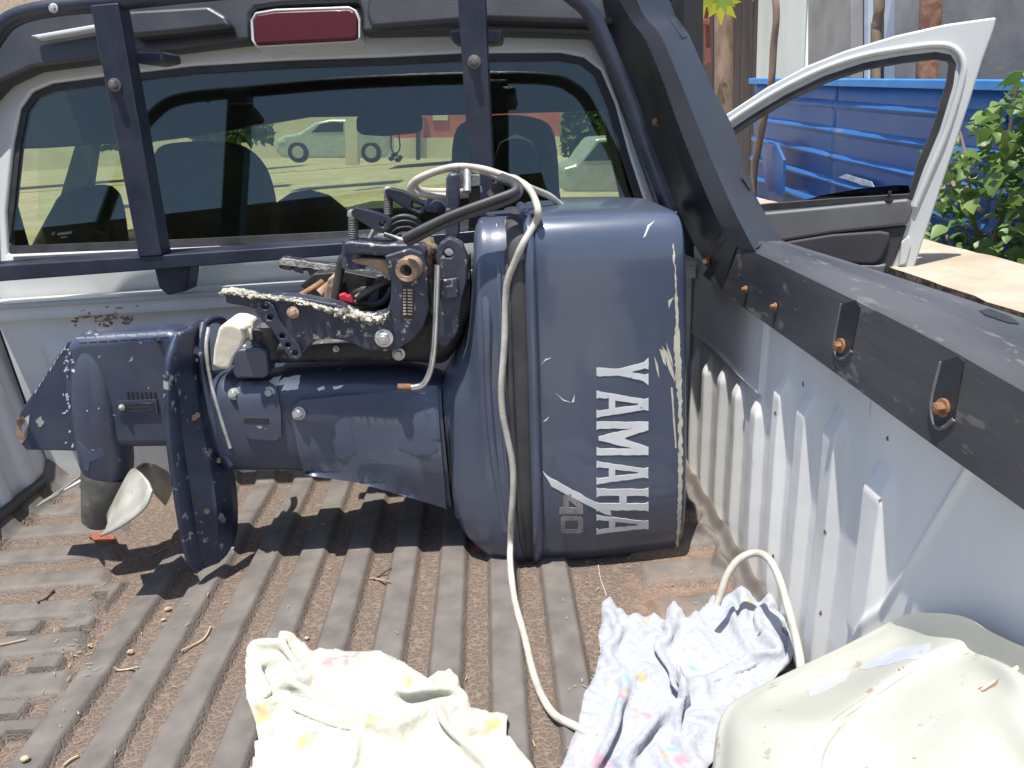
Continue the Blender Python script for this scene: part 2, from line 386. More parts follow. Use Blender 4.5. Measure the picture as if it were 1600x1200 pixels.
def join(*gs):
    V = []; Fc = []
    for v, f in gs:
        k = len(V); V += list(v); Fc += [[i + k for i in q] for q in f]
    return V, Fc
def bolt(name, pos, nrm, r, mat, parent, h=.006, washer=True):
    nrm = Vector(nrm).normalized(); pos = Vector(pos)
    u = nrm.orthogonal().normalized(); w = nrm.cross(u)
    def cyl(c, rr, hh, ns):
        V = []; 
        for t, s in ((-.3, 1), (.8, 1), (1, .85)):
            for k in range(ns):
                a = 2 * pi * k / ns; V.append(c + nrm * hh * t + (u * cos(a) + w * sin(a)) * rr * s)
        Fc = [[i * ns + k, i * ns + (k + 1) % ns, (i + 1) * ns + (k + 1) % ns, (i + 1) * ns + k] for i in range(2) for k in range(ns)]
        Fc.append([2 * ns + k for k in range(ns)]); return V, Fc
    g = [cyl(pos, r * 1.45, h * .35, 18)] if washer else []
    g.append(cyl(pos + nrm * h * .3, r, h, 6)); g.append(cyl(pos + nrm * h * .9, r * .55, h * .5, 12))
    V, Fc = join(*g); return mesh(name, V, Fc, mat, parent, angle=25)

def superloft(name, secs, mat, parent=None, ns=56, sub=4, cap=True):
    """secs: (xt,yt, xb,yb, Ynear, Yfar, n) in photo px for top and bottom of each section, with its real depth range"""
    S = []
    for (xt, yt, xb, yb, Yn, Yf, n_, *lowx) in secs:
        w = Yf - Yn; T = P(xt, yt, Yn + .38 * w); B = P(xb, yb, Yn + .22 * w)
        S.append((T, B, Yn, Yf, n_))
    nlow = secs[0][7] if len(secs[0]) > 7 else None
    keys = []
    Ts = spline([s[0] for s in S], sub); Bs = spline([s[1] for s in S], sub)
    Ps = spline([(s[2], s[3], s[4]) for s in S], sub)
    V = []; Fc = []
    for T, B, q in zip(Ts, Bs, Ps):
        c = (T + B) / 2; h = (T - B) / 2; Yc = (q.x + q.y) / 2; hw = (q.y - q.x) / 2; e = 2 / q.z
        for k in range(ns):
            a = 2 * pi * k / ns; ca, sa = cos(a), sin(a); e = 2 / (nlow if (nlow and sa < 0) else q.z)
            y = Yc - hw * math.copysign(abs(ca) ** e, ca); v = math.copysign(abs(sa) ** e, sa)
            p = c + h * v; V.append(Vector((p.x, y, p.z)))
    m_ = len(Ts)
    for i in range(m_ - 1):
        for k in range(ns):
            a = i * ns + k; b_ = i * ns + (k + 1) % ns; Fc.append([a, b_, b_ + ns, a + ns])
    if cap: Fc.append(list(range(ns))[::-1]); Fc.append([(m_ - 1) * ns + k for k in range(ns)])
    return mesh(name, V, Fc, mat, parent, angle=38)

def strip(name, lines, mat, parent=None, sub=4, solid=0, angle=40, bevel=0, close=False, cross=0):
    """lines: list of polylines of Vectors (same count) -> lofted sheet"""
    L = [spline(l_, sub) if sub else [Vector(v) for v in l_] for l_ in lines]
    if cross:
        cols_ = [spline(list(c_), cross) for c_ in zip(*L)]; L = [list(q_) for q_ in zip(*cols_)]
    m_ = len(L[0]); V = [v for l_ in L for v in l_]; Fc = []
    R_ = len(L)
    for j in range(R_ if close else R_ - 1):
        for i in range(m_ - 1):
            a = j * m_ + i; c = ((j + 1) % R_) * m_ + i; Fc.append([a, a + 1, c + 1, c])
    if close:
        Fc.append([j * m_ for j in range(R_)]); Fc.append([j * m_ + m_ - 1 for j in range(R_)][::-1])
    return mesh(name, V, Fc, mat, parent, angle=angle, solid=solid, bevel=bevel)

def inside(x, y, poly):
    c = False; n_ = len(poly); j = n_ - 1
    for i in range(n_):
        xi, yi = poly[i]; xj, yj = poly[j]
        if (yi > y) != (yj > y) and x < (xj - xi) * (y - yi) / (yj - yi) + xi: c = not c
        j = i
    return c
def edist(x, y, poly):
    d = 1e9; p = Vector((x, y)); n_ = len(poly)
    for i in range(n_):
        a = Vector(poly[i]); b_ = Vector(poly[(i + 1) % n_]); ab = b_ - a
        t = max(0, min(1, (p - a).dot(ab) / max(ab.length_squared, 1e-12))); d = min(d, (p - a - ab * t).length)
    return d
def densify(poly, step, jit=0):
    out = []; n_ = len(poly)
    for i in range(n_):
        a = poly[i]; b_ = poly[(i + 1) % n_]; L = math.hypot(b_[0] - a[0], b_[1] - a[1]); k = max(1, int(L / step))
        for q in range(k):
            t = q / k; j = (random.uniform(-jit, jit), random.uniform(-jit, jit)) if (jit and q) else (0, 0)
            out.append((a[0] + (b_[0] - a[0]) * t + j[0], a[1] + (b_[1] - a[1]) * t + j[1]))
    return out
def cdt(polys, step):
    """outer polygon + holes, filled with a grid; returns verts2d, tris"""
    V = []; E = []
    for pl in polys:
        k = len(V); V += [Vector(p) for p in pl]; E += [(k + i, k + (i + 1) % len(pl)) for i in range(len(pl))]
    xs = [p[0] for p in polys[0]]; ys = [p[1] for p in polys[0]]
    y = min(ys); r_ = 0
    while y < max(ys):
        x = min(xs) + (step / 2 if r_ % 2 else 0)
        while x < max(xs):
            if inside(x, y, polys[0]) and not any(inside(x, y, h) for h in polys[1:]):
                if min(edist(x, y, pl) for pl in polys) > step * .45: V.append(Vector((x, y)))
            x += step
        y += step; r_ += 1
    res = delaunay_2d_cdt(V, E, [], 0, 1e-6)
    ov, of = res[0], res[2]; tri = []
    for f in of:
        c = sum((ov[i] for i in f), Vector((0, 0))) / len(f)
        if inside(c.x, c.y, polys[0]) and not any(inside(c.x, c.y, h) for h in polys[1:]): tri.append(list(f))
    return ov, tri
def patch(name, poly, tree, th, mat, parent, step=14, holes=(), jit=0, fallY=1.3, dens=6):
    """a thin piece lying on a real surface (vinyl, panel, label): follows it, th thick"""
    polys = [densify(poly, dens, jit)] + [densify(h, dens, jit) for h in holes]
    ov, tri = cdt(polys, step)
    pts = []; nrm = []; last = None
    for v in ov:
        d = ray(v.x, v.y).normalized(); hit = tree.ray_cast(CAM, d)
        if hit[0] is None:
            p, n_ = P(v.x, v.y, last if last else fallY), Vector((0, -1, .2))
        else:
            p, n_ = hit[0], hit[1]; last = p.y
            if n_.dot(d) > 0: n_ = -n_
        pts.append(p); nrm.append(n_)
    N = len(pts)
    V = [p + n_ * th for p, n_ in zip(pts, nrm)] + [p - n_ * .001 for p, n_ in zip(pts, nrm)]
    Fc = [list(t) for t in tri] + [[i + N for i in t][::-1] for t in tri]
    cnt = {}
    for t in tri:
        for i in range(len(t)):
            e = (t[i], t[(i + 1) % len(t)]); cnt[tuple(sorted(e))] = cnt.get(tuple(sorted(e)), []) + [e]
    for k_, es in cnt.items():
        if len(es) == 1: a, b_ = es[0]; Fc.append([a, b_, b_ + N, a + N])
    return mesh(name, V, Fc, mat, parent, angle=50)
def on(tree, px, py, off=0.0, Y=1.3):
    d = ray(px, py).normalized(); h = tree.ray_cast(CAM, d)
    if h[0] is None: return P(px, py, Y)
    n_ = h[1] if h[1].dot(d) < 0 else -h[1]
    return h[0] + n_ * off
def blob(cx, cy, r_, ry=None, n=8):
    ph = random.uniform(0, 6)
    return [(cx + r_ * random.uniform(.45, 1.35) * cos(ph + 2 * pi * i / n), cy + (ry or r_) * random.uniform(.45, 1.35) * sin(ph + 2 * pi * i / n)) for i in range(n)]
def fbm(x, y, z=0, o=4): return noise.fractal(Vector((x, y, z)), 1.0, 2.0, o)
def ss(a, b_, x):
    t = max(0, min(1, (x - a) / (b_ - a))); return t * t * (3 - 2 * t)

# ================================================================== GROUND
V, Fc = [], []
GN = 40
for j in range(GN + 1):
    for i in range(GN + 1):
        x = -120 + 240 * i / GN; y = -60 + 300 * j / GN
        V.append((x, y, -.75 + .02 * fbm(x * .1, y * .1)))
Fc = [[j * (GN + 1) + i, j * (GN + 1) + i + 1, (j + 1) * (GN + 1) + i + 1, (j + 1) * (GN + 1) + i] for j in range(GN) for i in range(GN)]
g = mesh("ground", V, Fc, m_ground); tag(g, kind="structure")

# ================================================================== PICKUP TRUCK
truck = thing("pickup_truck", "white single cab pickup truck seen from its open load bed, right door open", "pickup truck", (-.37, 1.0, -.75))
XR, XL = .42, -1.15
def wally(x): return 1.63 - .089 * (x - .42)

# --- bed liner floor
RP = .095
def ridgeprof(d, w=.040, s=.012):
    return 1 - ss(w / 2, w / 2 + s, abs(d))
NX, NY = 560, 330
xs = [XL - .0 + (XR - .018 - XL) * i / NX for i in range(NX + 1)]
V = []; ridge = []; dust = []
for j in range(NY + 1):
    v = j / NY
    for i, x in enumerate(xs):
        y = .25 + (wally(x) - .25) * v
        xb = -.505; k = round((x - xb) / RP); d = x - (xb + k * RP)
        lon = ridgeprof(d) if -5.6 < k < 6.5 else 0
        if k <= -3:      # left ridges start further back, fanning out of the lateral zone
            lon *= 1 - ss(1.28, 1.31, y - (0) + (k + 3) * -.0 + 0.09 * (-3 - k) * 1.0)
        lat = 0
        if x < -.72:
            lim = -.72 - .0
            kk = round((y - .9) / .105); d2 = y - (.9 + kk * .105)
            lat = ridgeprof(d2, .045, .014) * ss(0, .03, (-.80 + .28 * ((1.33 - y))) - x) if y > .9 else 0
            if lat > 0: lon *= 0 if x < (-.80 + .28 * (1.33 - y)) else 1
        if x > .20:
            kk = round((y - .95) / .11); d2 = y - (.95 + kk * .11)
            lat = ridgeprof(d2, .05, .02) * ss(.205, .23, x) * (1 - ss(.36, .385, x)); lon = lon if x < .205 else 0
        r_ = max(lon, lat) 
        hgt = .016 * r_ + .0012 * fbm(x * 9, y * 9) 
        lipx = .372 + .010 * sin(y * 52) + .004 * sin(y * 117)
        if x > .34: hgt += ss(lipx - .016, lipx, x) * (.016 + .006 * sin(y * 61)) + ss(.385, .402, x) * .02; r_ = max(r_, ss(lipx - .014, lipx - .004, x))
        if x < XL + .05: hgt += ss(XL + .05, XL + .0, x) * .06 if False else (1 - ss(XL, XL + .05, x)) * .05
        dw = wally(x) - y
        hgt += (1 - ss(0, .04, dw)) * .03
        V.append((x, y, hgt)); ridge.append(r_)
        du = -.10 + .32 * ss(.08, .26, x) * ss(.75, 1.1, y) + .06 * ss(.1, .3, x) + .10 * (1 - ss(.0, .35, dw)) - .22 * r_ * (1 if x > .34 else .55) + .10 * ss(-.7, -1.0, x) + .04 * fbm(x * 3, y * 3, 5)
        dust.append(du)
W_ = NX + 1
Fc = [[j * W_ + i, j * W_ + i + 1, (j + 1) * W_ + i + 1, (j + 1) * W_ + i] for j in range(NY) for i in range(NX)]
liner = mesh("bed_liner", V, Fc, m_liner, truck, angle=60)
for nm, arr in (("ridge", ridge), ("dust", dust)):
    a = liner.data.attributes.new(nm, 'FLOAT', 'POINT'); a.data.foreach_set("value", arr)
floor_tree = bvh(liner)

# --- right bed wall (stamped flutes)
ribs = [(1.565, .30, .022), (1.47, .31, .026), (1.37, .325, .03), (1.275, .33, .034), (1.17, .335, .036), (1.075, .40, .034), (.985, .405, .038), (.895, .41, .042), (.775, .385, .05)]
NYw, NZw = 620, 150
V = []
def seg_d(y, z, a, b_):
    ab = Vector(b_) - Vector(a); t = max(0, min(1, (Vector((y, z)) - Vector(a)).dot(ab) / ab.length_squared)); return (Vector((y, z)) - Vector(a) - ab * t).length
pc = PX(XR)
c1, c2 = pc.at(1508, 712), pc.at(1325, 1040)
for j in range(NYw + 1):
    y = .30 + (1.632 - .30) * j / NYw
    for k in range(NZw + 1):
        z = -.01 + .53 * k / NZw
        h = 0
        for (ry, rz, w) in ribs:
            d = abs(y - ry)
            if d < .05:
                tp = ss(rz + .012, rz - .035, z) if False else 1 - ss(rz - .035, rz + .012, z)
                bt = 1 if ry > .8 else ss(.10, .17, z)
                ww = w * (.30 + .20 * tp)
                h = max(h, (1 - ss(ww - .006, ww + .007, d)) * tp * bt * .015)
        # raised front corner panel
        dl = min(seg_d(y, z, (1.63, .331), (1.168, .342)), seg_d(y, z, (1.168, .342), (1.165, .48)))
        h += .006 * math.exp(-(dl / .005) ** 2)
        if y > 1.168 and z > .337: h += .004
        h += .0045 * math.exp(-(seg_d(y, z, (c1.y, c1.z), (c2.y, c2.z)) / .004) ** 2)
        h -= .004 * math.exp(-(seg_d(y, z, (.30, .19), (.62, .20)) / .012) ** 2)
        h += .0022 * fbm(y * 4, z * 4, 2)
        V.append((XR + .012 * (z / .5) - h, y, z))
W_ = NZw + 1
Fc = [[j * W_ + i, j * W_ + i + 1, (j + 1) * W_ + i + 1, (j + 1) * W_ + i] for j in range(NYw) for i in range(NZw)]
wallR = mesh("bed_side_wall", V, Fc, m_bedpaint, truck, angle=60)
wr_tree = bvh(wallR)
# --- left bed wall
V = []
for j in range(201):
    y = .30 + (1.77 - .30) * j / 200
    for k in range(61):
        z = -.01 + .56 * k / 60
        h = 0
        for ry in (1.68, 1.58, 1.47, 1.36, 1.25, 1.1, .98, .85):
            d = abs(y - ry); h = max(h, (1 - ss(.012, .026, d)) * (1 - ss(.30, .36, z)) * .012)
        V.append((XL + h - .05 * z, y, z))
Fc = [[j * 61 + i, j * 61 + i + 1, (j + 1) * 61 + i + 1, (j + 1) * 61 + i] for j in range(200) for i in range(60)]
wallL = mesh("bed_side_wall", V, Fc, m_bedpaint, truck, angle=60)
# --- front wall of bed
V = []
NXf, NZf = 300, 80
for i in range(NXf + 1):
    x = XL + (XR - XL) * i / NXf
    for k in range(NZf + 1):
        z = -.01 + .50 * k / NZf; h = 0
        for rx in [-1.02 + .16 * q for q in range(9)]:
            d = abs(x - rx); h = max(h, (1 - ss(.03, .05, d)) * (1 - ss(.36, .40, z)) * ss(.02, .06, z) * .012)
        zz = z
        # stepped header
        h += .032 * ss(.452, .460, z) + .08 * z
        h += .002 * fbm(x * 4, z * 5, 9)
        V.append((x, wally(x) - h, z))
W_ = NZf + 1
Fc = [[j * W_ + i, j * W_ + i + 1, (j + 1) * W_ + i + 1, (j + 1) * W_ + i] for j in range(NXf) for i in range(NZf)]
m_front = M("bed_front_paint", (.60, .62, .61), (.70, .715, .70), rough=.4, rough2=.6, scale=5, specks=(.25, .14, .07), speck_scale=16, speck_amt=.33)
wallF = mesh("bed_front_wall", V, Fc, m_front, truck, angle=50)
wf_tree = bvh(wallF)
for _ in range(34):
    px, py = random.gauss(165, 30), random.gauss(497, 9)
    patch('rust_stain', blob(px, py, random.uniform(1.5, 9), random.uniform(1, 4.5)), wf_tree, .0004, random.choice([m_tan, m_rust, m_tan]), wallF, step=9, dens=4)
# header top ledge
V, Fc = [], []
a1, b1 = Vector((XL, wally(XL), .0)), Vector((XR, wally(XR), 0))
def ledge(y1, y2, z1, z2, mat, nm):
    V = []
    for x in (XL, XR):
        for (dy, z) in ((y1, z1), (y2, z1), (y2, z2), (y1, z2)): V.append((x, wally(x) + dy, z))
    return mesh(nm, V, [[0, 1, 2, 3], [7, 6, 5, 4], [0, 4, 5, 1], [1, 5, 6, 2], [2, 6, 7, 3], [3, 7, 4, 0]], mat, truck, bevel=.004)
ledge(-.082, -.012, .487, .500, m_truck, "bed_header")
ledge(-.006, .05, .40, .575, m_front, "cab_lower_panel")

# --- rail cap, right (scuffed black plastic)
lo = [PX(.405).at(*p) for p in ((1098, 430), (1128, 455), (1165, 483), (1290, 572), (1420, 668), (1600, 797), (1800, 942), (2150, 1190))]
lo2 = [v + Vector((.02, 0, 0)) for v in lo]
cr_ = [PX(.412).at(*p) for p in ((1128, 380), (1152, 387), (1180, 395), (1300, 452), (1440, 522), (1600, 612), (1800, 725), (2150, 925))]
tp1 = [PX(.44).at(*p) for p in ((1160, 372), (1180, 375), (1200, 383), (1320, 430), (1450, 482), (1600, 548), (1800, 640), (2150, 800))]
tp2 = [PX(.52).at(*p) for p in ((1188, 362), (1204, 366), (1222, 376), (1330, 410), (1450, 448), (1600, 497), (1800, 560), (2150, 672))]
ot = [v + Vector((.02, 0, -.05)) for v in tp2]
cap = strip("bed_rail_cap", [lo2, lo, cr_, tp1, tp2, ot], m_cap, truck, sub=8, angle=46)
cap_tree = bvh(cap)
# outer body side below cap
V, Fc = box_geo((.50, .2, -.35), (.56, 1.60, .50)); mesh("bed_outer_panel", V, Fc, m_truck, truck, bevel=.01)
# pockets and bolts in the cap
for (pts, bx, by) in (([(1338, 470), (1316, 475), (1306, 530), (1308, 556), (1320, 560), (1332, 548), (1345, 480)], 1317, 540), ([(1500, 556), (1472, 566), (1457, 630), (1462, 664), (1476, 668), (1492, 655), (1508, 565)], 1478, 637)):
    pk = patch("rail_pocket", pts, cap_tree, .0015, m_plastic, cap, step=12)
    tube("pocket_rim", [on(cap_tree, *p, .0006, 1.0) for p in pts[1:6]], .0022, M("worn_grey_edge", (.09, .09, .095), (.15, .15, .15), rough=.6, scale=30) if "worn_grey_edge" not in bpy.data.materials else bpy.data.materials["worn_grey_edge"], cap)
    bolt("bolt", on(cap_tree, bx, by, .002), (-1, -.1, 0), .0062, m_rust, cap, h=.007)
for (bx, by) in ((1168, 452), (1214, 479)):
    bolt("bolt", on(cap_tree, bx, by, .003), (-1, -.1, .1), .0040, m_rust, cap, h=.005)
# slot in cap top
patch("stake_pocket", [(1530, 487), (1545, 484), (1580, 497), (1592, 508), (1575, 506), (1540, 494)], cap_tree, .0015, m_rubber, cap, step=10)
# holes rusted in side wall
for (hx, hy) in ((1255, 600), (1212, 645), (1289, 832), (1208, 870), (1375, 782), (1282, 958), (1387, 686)):
    patch("rust_hole", blob(hx, hy, 2.0, 4), wr_tree, .0006, m_rust, wallR, step=6, dens=3)
# liner lip on the right edge and left edge
tube("liner_lip", [(XL + .012, .6 + i * .1, .058) for i in range(12)], .012, m_plastic, truck)

# --- cab rear panel with window opening
win = [(11, 397), (8, 330), (19, 225), (30, 169), (49, 142), (80, 129), (157, 119), (300, 102), (450, 93), (600, 88), (721, 82), (875, 81), (912, 88), (939, 109), (961, 161), (984, 244), (1006, 311), (1010, 332), (800, 350), (560, 373), (300, 386)]
outer = [(-120, 452), (-130, 300), (-100, 120), (-40, 60), (60, 20), (300, -25), (700, -60), (900, -60), (1010, -30), (1060, 60), (1100, 200), (1135, 330), (1160, 440), (1040, 446), (960, 385), (560, 408)]
cab = prism("cab_rear_panel", sp2(outer, 3), CABW, .03, m_truck, truck, holes=[win], bevel=.006, seg=3)
def inset(poly, d):
    cx = sum(p[0] for p in poly) / len(poly); cy = sum(p[1] for p in poly) / len(poly); out = []
    n_ = len(poly)
    for i in range(n_):
        a, b_, c = Vector(poly[i - 1]), Vector(poly[i]), Vector(poly[(i + 1) % n_])
        t = (c - a).normalized(); nn = Vector((-t.y, t.x))
        if nn.dot(Vector((cx, cy)) - b_) < 0: nn = -nn
        out.append((b_.x + nn.x * d, b_.y + nn.y * d))
    return out
CW2 = Pl(CABW.p - CABW.n * .012, CABW.n)
CW3 = Pl(CABW.p - CABW.n * .008, CABW.n)
V, Fc = prism_geo([win], CW2, .004)
rw = mesh("rear_window", V, Fc, m_rglass, truck, smooth=False)
fr_ = prism("window_gasket", inset(win, -1), CW3, .014, m_rubber, rw, holes=[inset(win, 13)], bevel=.003)
CW4 = Pl(CABW.p - CABW.n * .018, CABW.n)
# black fritted vertical band between the fixed pane and the sliding pane
prism("window_divider", [(157, 118), (232, 109), (240, 389), (216, 390), (195, 240)], CW4, .004, m_rubber, rw, bevel=0)
prism("window_divider", [(905, 84), (942, 108), (1006, 311), (1006, 332), (1000, 336), (982, 300), (955, 200)], CW4, .004, m_rubber, rw, bevel=0)
# runner under the glass
CW5 = Pl(CABW.p + CABW.n * .004, CABW.n)
prism("window_runner", [(20, 401), (300, 387), (560, 373), (1010, 338), (1012, 346), (560, 381), (300, 395), (20, 410)], CW5, .012, m_seal, rw, bevel=.002)
# etched window mark
for q in ([(80, 365), (86, 361), (84, 368)], [(90, 364), (112, 361), (112, 365), (90, 368)], [(95, 370), (105, 369), (105, 371), (95, 372)]):
    prism("window_mark", q, Pl(CABW.p - CABW.n * .0105, CABW.n), .001, m_rubber, rw, bevel=0)

# --- third brake light
CWa = Pl(CABW.p + CABW.n * .056, CABW.n)
lightp = [(396, 62), (394, 32), (400, 22), (430, 17), (545, 13), (554, 18), (559, 30), (559, 58), (552, 62), (400, 70)]
bl = prism("brake_light", lightp, CWa, .03, m_lens, truck, bevel=.006, seg=3)
prism("light_surround", inset(lightp, -4), Pl(CABW.p + CABW.n * .050, CABW.n), .05, m_truck, bl, holes=[inset(lightp, 1)], bevel=.003)

# --- plastic styling hoop across the cab
SB = Pl(CABW.p + CABW.n * .05, CABW.n)
hoopL = [(-60, 250), (-40, 170), (0, 128), (20, 118), (49, 105), (150, 92), (200, 84), (255, 78), (388, 62), (389, 24), (398, 12), (440, 6), (560, 2), (566, 20), (566, 50), (699, 47), (760, 48), (924, 52), (944, 90), (985, 200), (1030, 330), (1062, 382), (1100, 424), (1120, 400), (1075, 220), (1045, 80), (1010, -10), (960, -50), (700, -60), (300, -60), (60, 5), (-20, 60), (-90, 180)]
sb = prism("styling_hoop", hoopL, SB, .045, m_plastic, truck, bevel=.008, seg=3)
SB2 = Pl(CABW.p + CABW.n * .085, CABW.n)
prism("hoop_moulding", [(190, 16), (325, 8), (352, 24), (362, 42), (205, 58), (192, 40)], SB2, .035, m_plastic, sb, bevel=.010, seg=3)
prism("hoop_moulding", [(575, -8), (900, -15), (985, 0), (1000, 30), (940, 36), (760, 30), (580, 44), (572, 20)], SB2, .035, m_plastic, sb, bevel=.010, seg=3)
prism("hoop_moulding", [(45, 55), (148, 37), (150, 45), (60, 60)], Pl(CABW.p + CABW.n * .075, CABW.n), .02, m_truck, sb, bevel=.004)
# right leg ("sail") of the hoop, running down on to the rail
def pol(pts, Ys): return [P(px, py, y_) for (px, py), y_ in zip(pts, Ys)]
Ys = [1.66, 1.64, 1.60, 1.56, 1.52, 1.47, 1.42, 1.38]
e1 = pol([(1038, -25), (1056, 26), (1079, 60), (1112, 135), (1146, 202), (1172, 285), (1198, 340), (1232, 378)], [y - .01 for y in Ys])
e2 = pol([(985, -25), (1006, 24), (1030, 52), (1056, 110), (1084, 180), (1117, 262), (1148, 334), (1184, 384)], [y - .10 for y in Ys])
e3 = pol([(960, -15), (985, 30), (1008, 62), (1034, 122), (1060, 195), (1092, 275), (1122, 350), (1155, 405)], [y - .075 for y in Ys])
e4 = pol([(930, 0), (950, 50), (965, 95), (995, 165), (1020, 235), (1060, 330), (1085, 385), (1128, 455)], [y + .12 for y in Ys])
e1[-1] = tp2[2].copy(); e2[-1] = cr_[2] + Vector((.0, 0, .002)); e3[-1] = cr_[1] + Vector((-.002, 0, .001)); e4[-1] = lo[1].copy()
for e_ in (e1, e2, e3, e4): e_[-2] = e_[-2].lerp((e_[-3] + e_[-1]) / 2, .35)
e5 = [v + Vector((.042, .14, -.01)) for v in e1]
sail = strip("hoop_leg", [e4, e3, e2, e1, e5], m_plastic, truck, sub=6, angle=25, close=True)
sail_tree = bvh(sail)
patch("leg_cover", [(1046, 28), (1059, 30), (1078, 57), (1066, 60), (1062, 54), (1048, 34)], sail_tree, .002, m_plastic, sail, step=10)
patch("trim_clip", [(1156, 263), (1162, 262), (1176, 294), (1170, 298), (1158, 280)], sail_tree, .003, m_rubber, sail, step=8)
bolt("bolt", on(sail_tree, 1028, 190, .003, 1.6), (-.6, -1, .2), .006, m_rust, sail, h=.006)
bolt("bolt", on(sail_tree, 1108, 408, .003, 1.5), (-.6, -1, .2), .006, m_rust, sail, h=.006)
tube("leg_seam", [on(sail_tree, *p, .0005, 1.4) for p in ((1160, 400), (1170, 392), (1180, 388), (1196, 378))], .0022, m_rubber, sail)

# --- steel tube guard behind the cab
guard = bpy.data.objects.new("window_guard", None); COL.objects.link(guard); guard.parent = truck
GY = 0.0
def GP(o): return Pl(Vector((.42, 1.50 + o, 0)), BEDW.n)
hoop = [(-40, 330), (-38, 200), (-30, 110), (-5, 55), (22, 28), (75, 14), (170, 4), (400, -18), (700, -30), (850, -25), (900, -2), (926, 26), (945, 67), (964, 112), (987, 169), (1005, 225), (1028, 285), (1046, 330), (1058, 382)]
tube("guard_hoop", [GP(0).at(px, py) for px, py in hoop], .0155, m_tube, guard, ns=14)
def post(name, tl, tr, bl_, br, Y, d):
    return prism(name, [tl, tr, br, bl_], GP(Y), d, m_tube, guard, bevel=.003, seg=2)
pL = post("guard_post", (140, 8), (184, 4), (216, 402), (253, 399), GY - .018, .042)
pR = post("guard_post", (714, -15), (757, -15), (737, 330), (773, 330), GY - .018, .042)
for (bx, by, ob) in ((180, 133, pL), (741, 97, pR)):
    q = GP(-.0185).at(bx, by); bolt("bolt", q, (0, -1, 0), .0085, m_hub, ob, h=.011)
rail_pts = [(-60, 432), (0, 428), (200, 413), (400, 399), (560, 388), (800, 366), (1060, 340)]
V, Fc = prism_geo([[(-60, 420), (0, 415), (250, 399), (560, 378), (1060, 330), (1060, 348), (560, 397), (250, 421), (0, 440), (-60, 446)]], GP(-.015), .085)  # rail made deeper to throw shade on the bed header
rail = mesh("guard_rail", V, Fc, m_tube, guard, bevel=.003)
prism("rail_bracket", [(240, 418), (297, 416), (292, 455), (262, 462), (248, 450)], GP(0), .05, m_tube, guard, bevel=.004)
prism("hoop_bracket", [(200, 82), (252, 80), (256, 96), (232, 101), (205, 98)], GP(.02), .08, m_tube, guard, bevel=.006)
prism("hoop_bracket", [(700, 48), (722, 46), (722, 68), (708, 68)], GP(.02), .08, m_tube, guard, bevel=.005)
prism("hoop_bracket", [(756, 47), (785, 47), (782, 66), (758, 68)], GP(.02), .08, m_tube, guard, bevel=.005)
bolt("bolt", GP(-.016).at(84, 13), (0, -1, .2), .006, m_bolt, guard, h=.006)

# --- cab shell and interior
def cx(px, py, Y): return P(px, py, Y)
shell = []
Xa, Xb, Ya, Yb = -1.20, .47, 1.86, 2.95
zr = 1.02
shell.append(box_geo((Xa, 1.93, zr), (Xb, 2.55, zr + .03)))
shell.append(box_geo((Xa, Ya - .1, .10), (Xa + .04, 2.95, .44)))
shell.append(box_geo((Xb - .04, 1.7, -.3), (Xb, 1.85, zr)))
shell.append(box_geo((Xa, 1.8, -.45), (Xb, 3.2, -.40)))
shell.append(box_geo((Xa - .0, 1.8, .44), (Xa + .04, 1.95, zr)))
shell.append(box_geo((Xa, 1.80, -.40), (Xb, 1.83, .46)))
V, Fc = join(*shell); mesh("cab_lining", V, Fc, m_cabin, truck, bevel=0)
box("cab_roof", (Xa - .02, 1.90, zr + .031), (Xb + .02, 2.56, zr + .06), m_truck, truck, bevel=.01)
prism("headliner", [(-60, 60), (-60, 235), (60, 232), (150, 226), (215, 224), (310, 212), (450, 188), (480, 183), (730, 179), (905, 174), (1010, 172), (1010, 40), (500, 20)], 2.42, .05, m_cabin, truck, bevel=.004)
prism("windscreen_pillar", [(940, 170), (1060, 170), (1100, 340), (978, 340)], 2.75, .05, m_cabin, truck, bevel=.004)
prism("windscreen_pillar", [(120, 215), (150, 210), (120, 420), (60, 420)], 2.75, .05, m_cabin, truck, bevel=.004)
ws = strip("windscreen", [[P(60, 345, 2.95), P(500, 335, 3.0), P(1000, 325, 2.95)], [P(60, 215, 2.5), P(500, 170, 2.55), P(1000, 165, 2.5)]], m_wglass, truck, sub=4)
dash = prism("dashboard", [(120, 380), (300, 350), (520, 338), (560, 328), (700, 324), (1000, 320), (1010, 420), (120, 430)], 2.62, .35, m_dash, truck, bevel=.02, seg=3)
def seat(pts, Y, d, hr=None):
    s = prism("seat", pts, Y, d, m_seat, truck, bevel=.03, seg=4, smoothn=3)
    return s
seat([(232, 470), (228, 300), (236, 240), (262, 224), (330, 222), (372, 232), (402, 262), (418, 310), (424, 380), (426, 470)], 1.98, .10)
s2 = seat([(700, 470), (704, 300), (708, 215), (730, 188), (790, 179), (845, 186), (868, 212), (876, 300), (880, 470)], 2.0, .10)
lathe("reflected_head", P(808, 300, 1.965), P(806, 208, 1.965), [(0, .0), (.1, .035), (.35, .05), (.6, .054), (.85, .042), (1, .0)], m_cabin, s2)  # added oval standing in for a viewer's head reflected in the rear glass
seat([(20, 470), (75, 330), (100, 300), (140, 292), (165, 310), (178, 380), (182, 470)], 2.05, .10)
lathe("instrument_hood", P(485, 400, 2.45), P(485, 296, 2.45), [(0, .15), (.4, .145), (.75, .11), (.93, .06), (1, .0)], m_seat, truck)
mir = prism("rear_view_mirror", [(556, 186), (562, 179), (610, 178), (655, 177), (660, 184), (659, 203), (650, 208), (600, 213), (566, 211), (557, 204)], 2.5, .03, m_cabin, truck, bevel=.006)
orn = thing("hanging_ornament", "small charm on a looped string hanging from the cab mirror", "ornament", P(618, 250, 2.5))
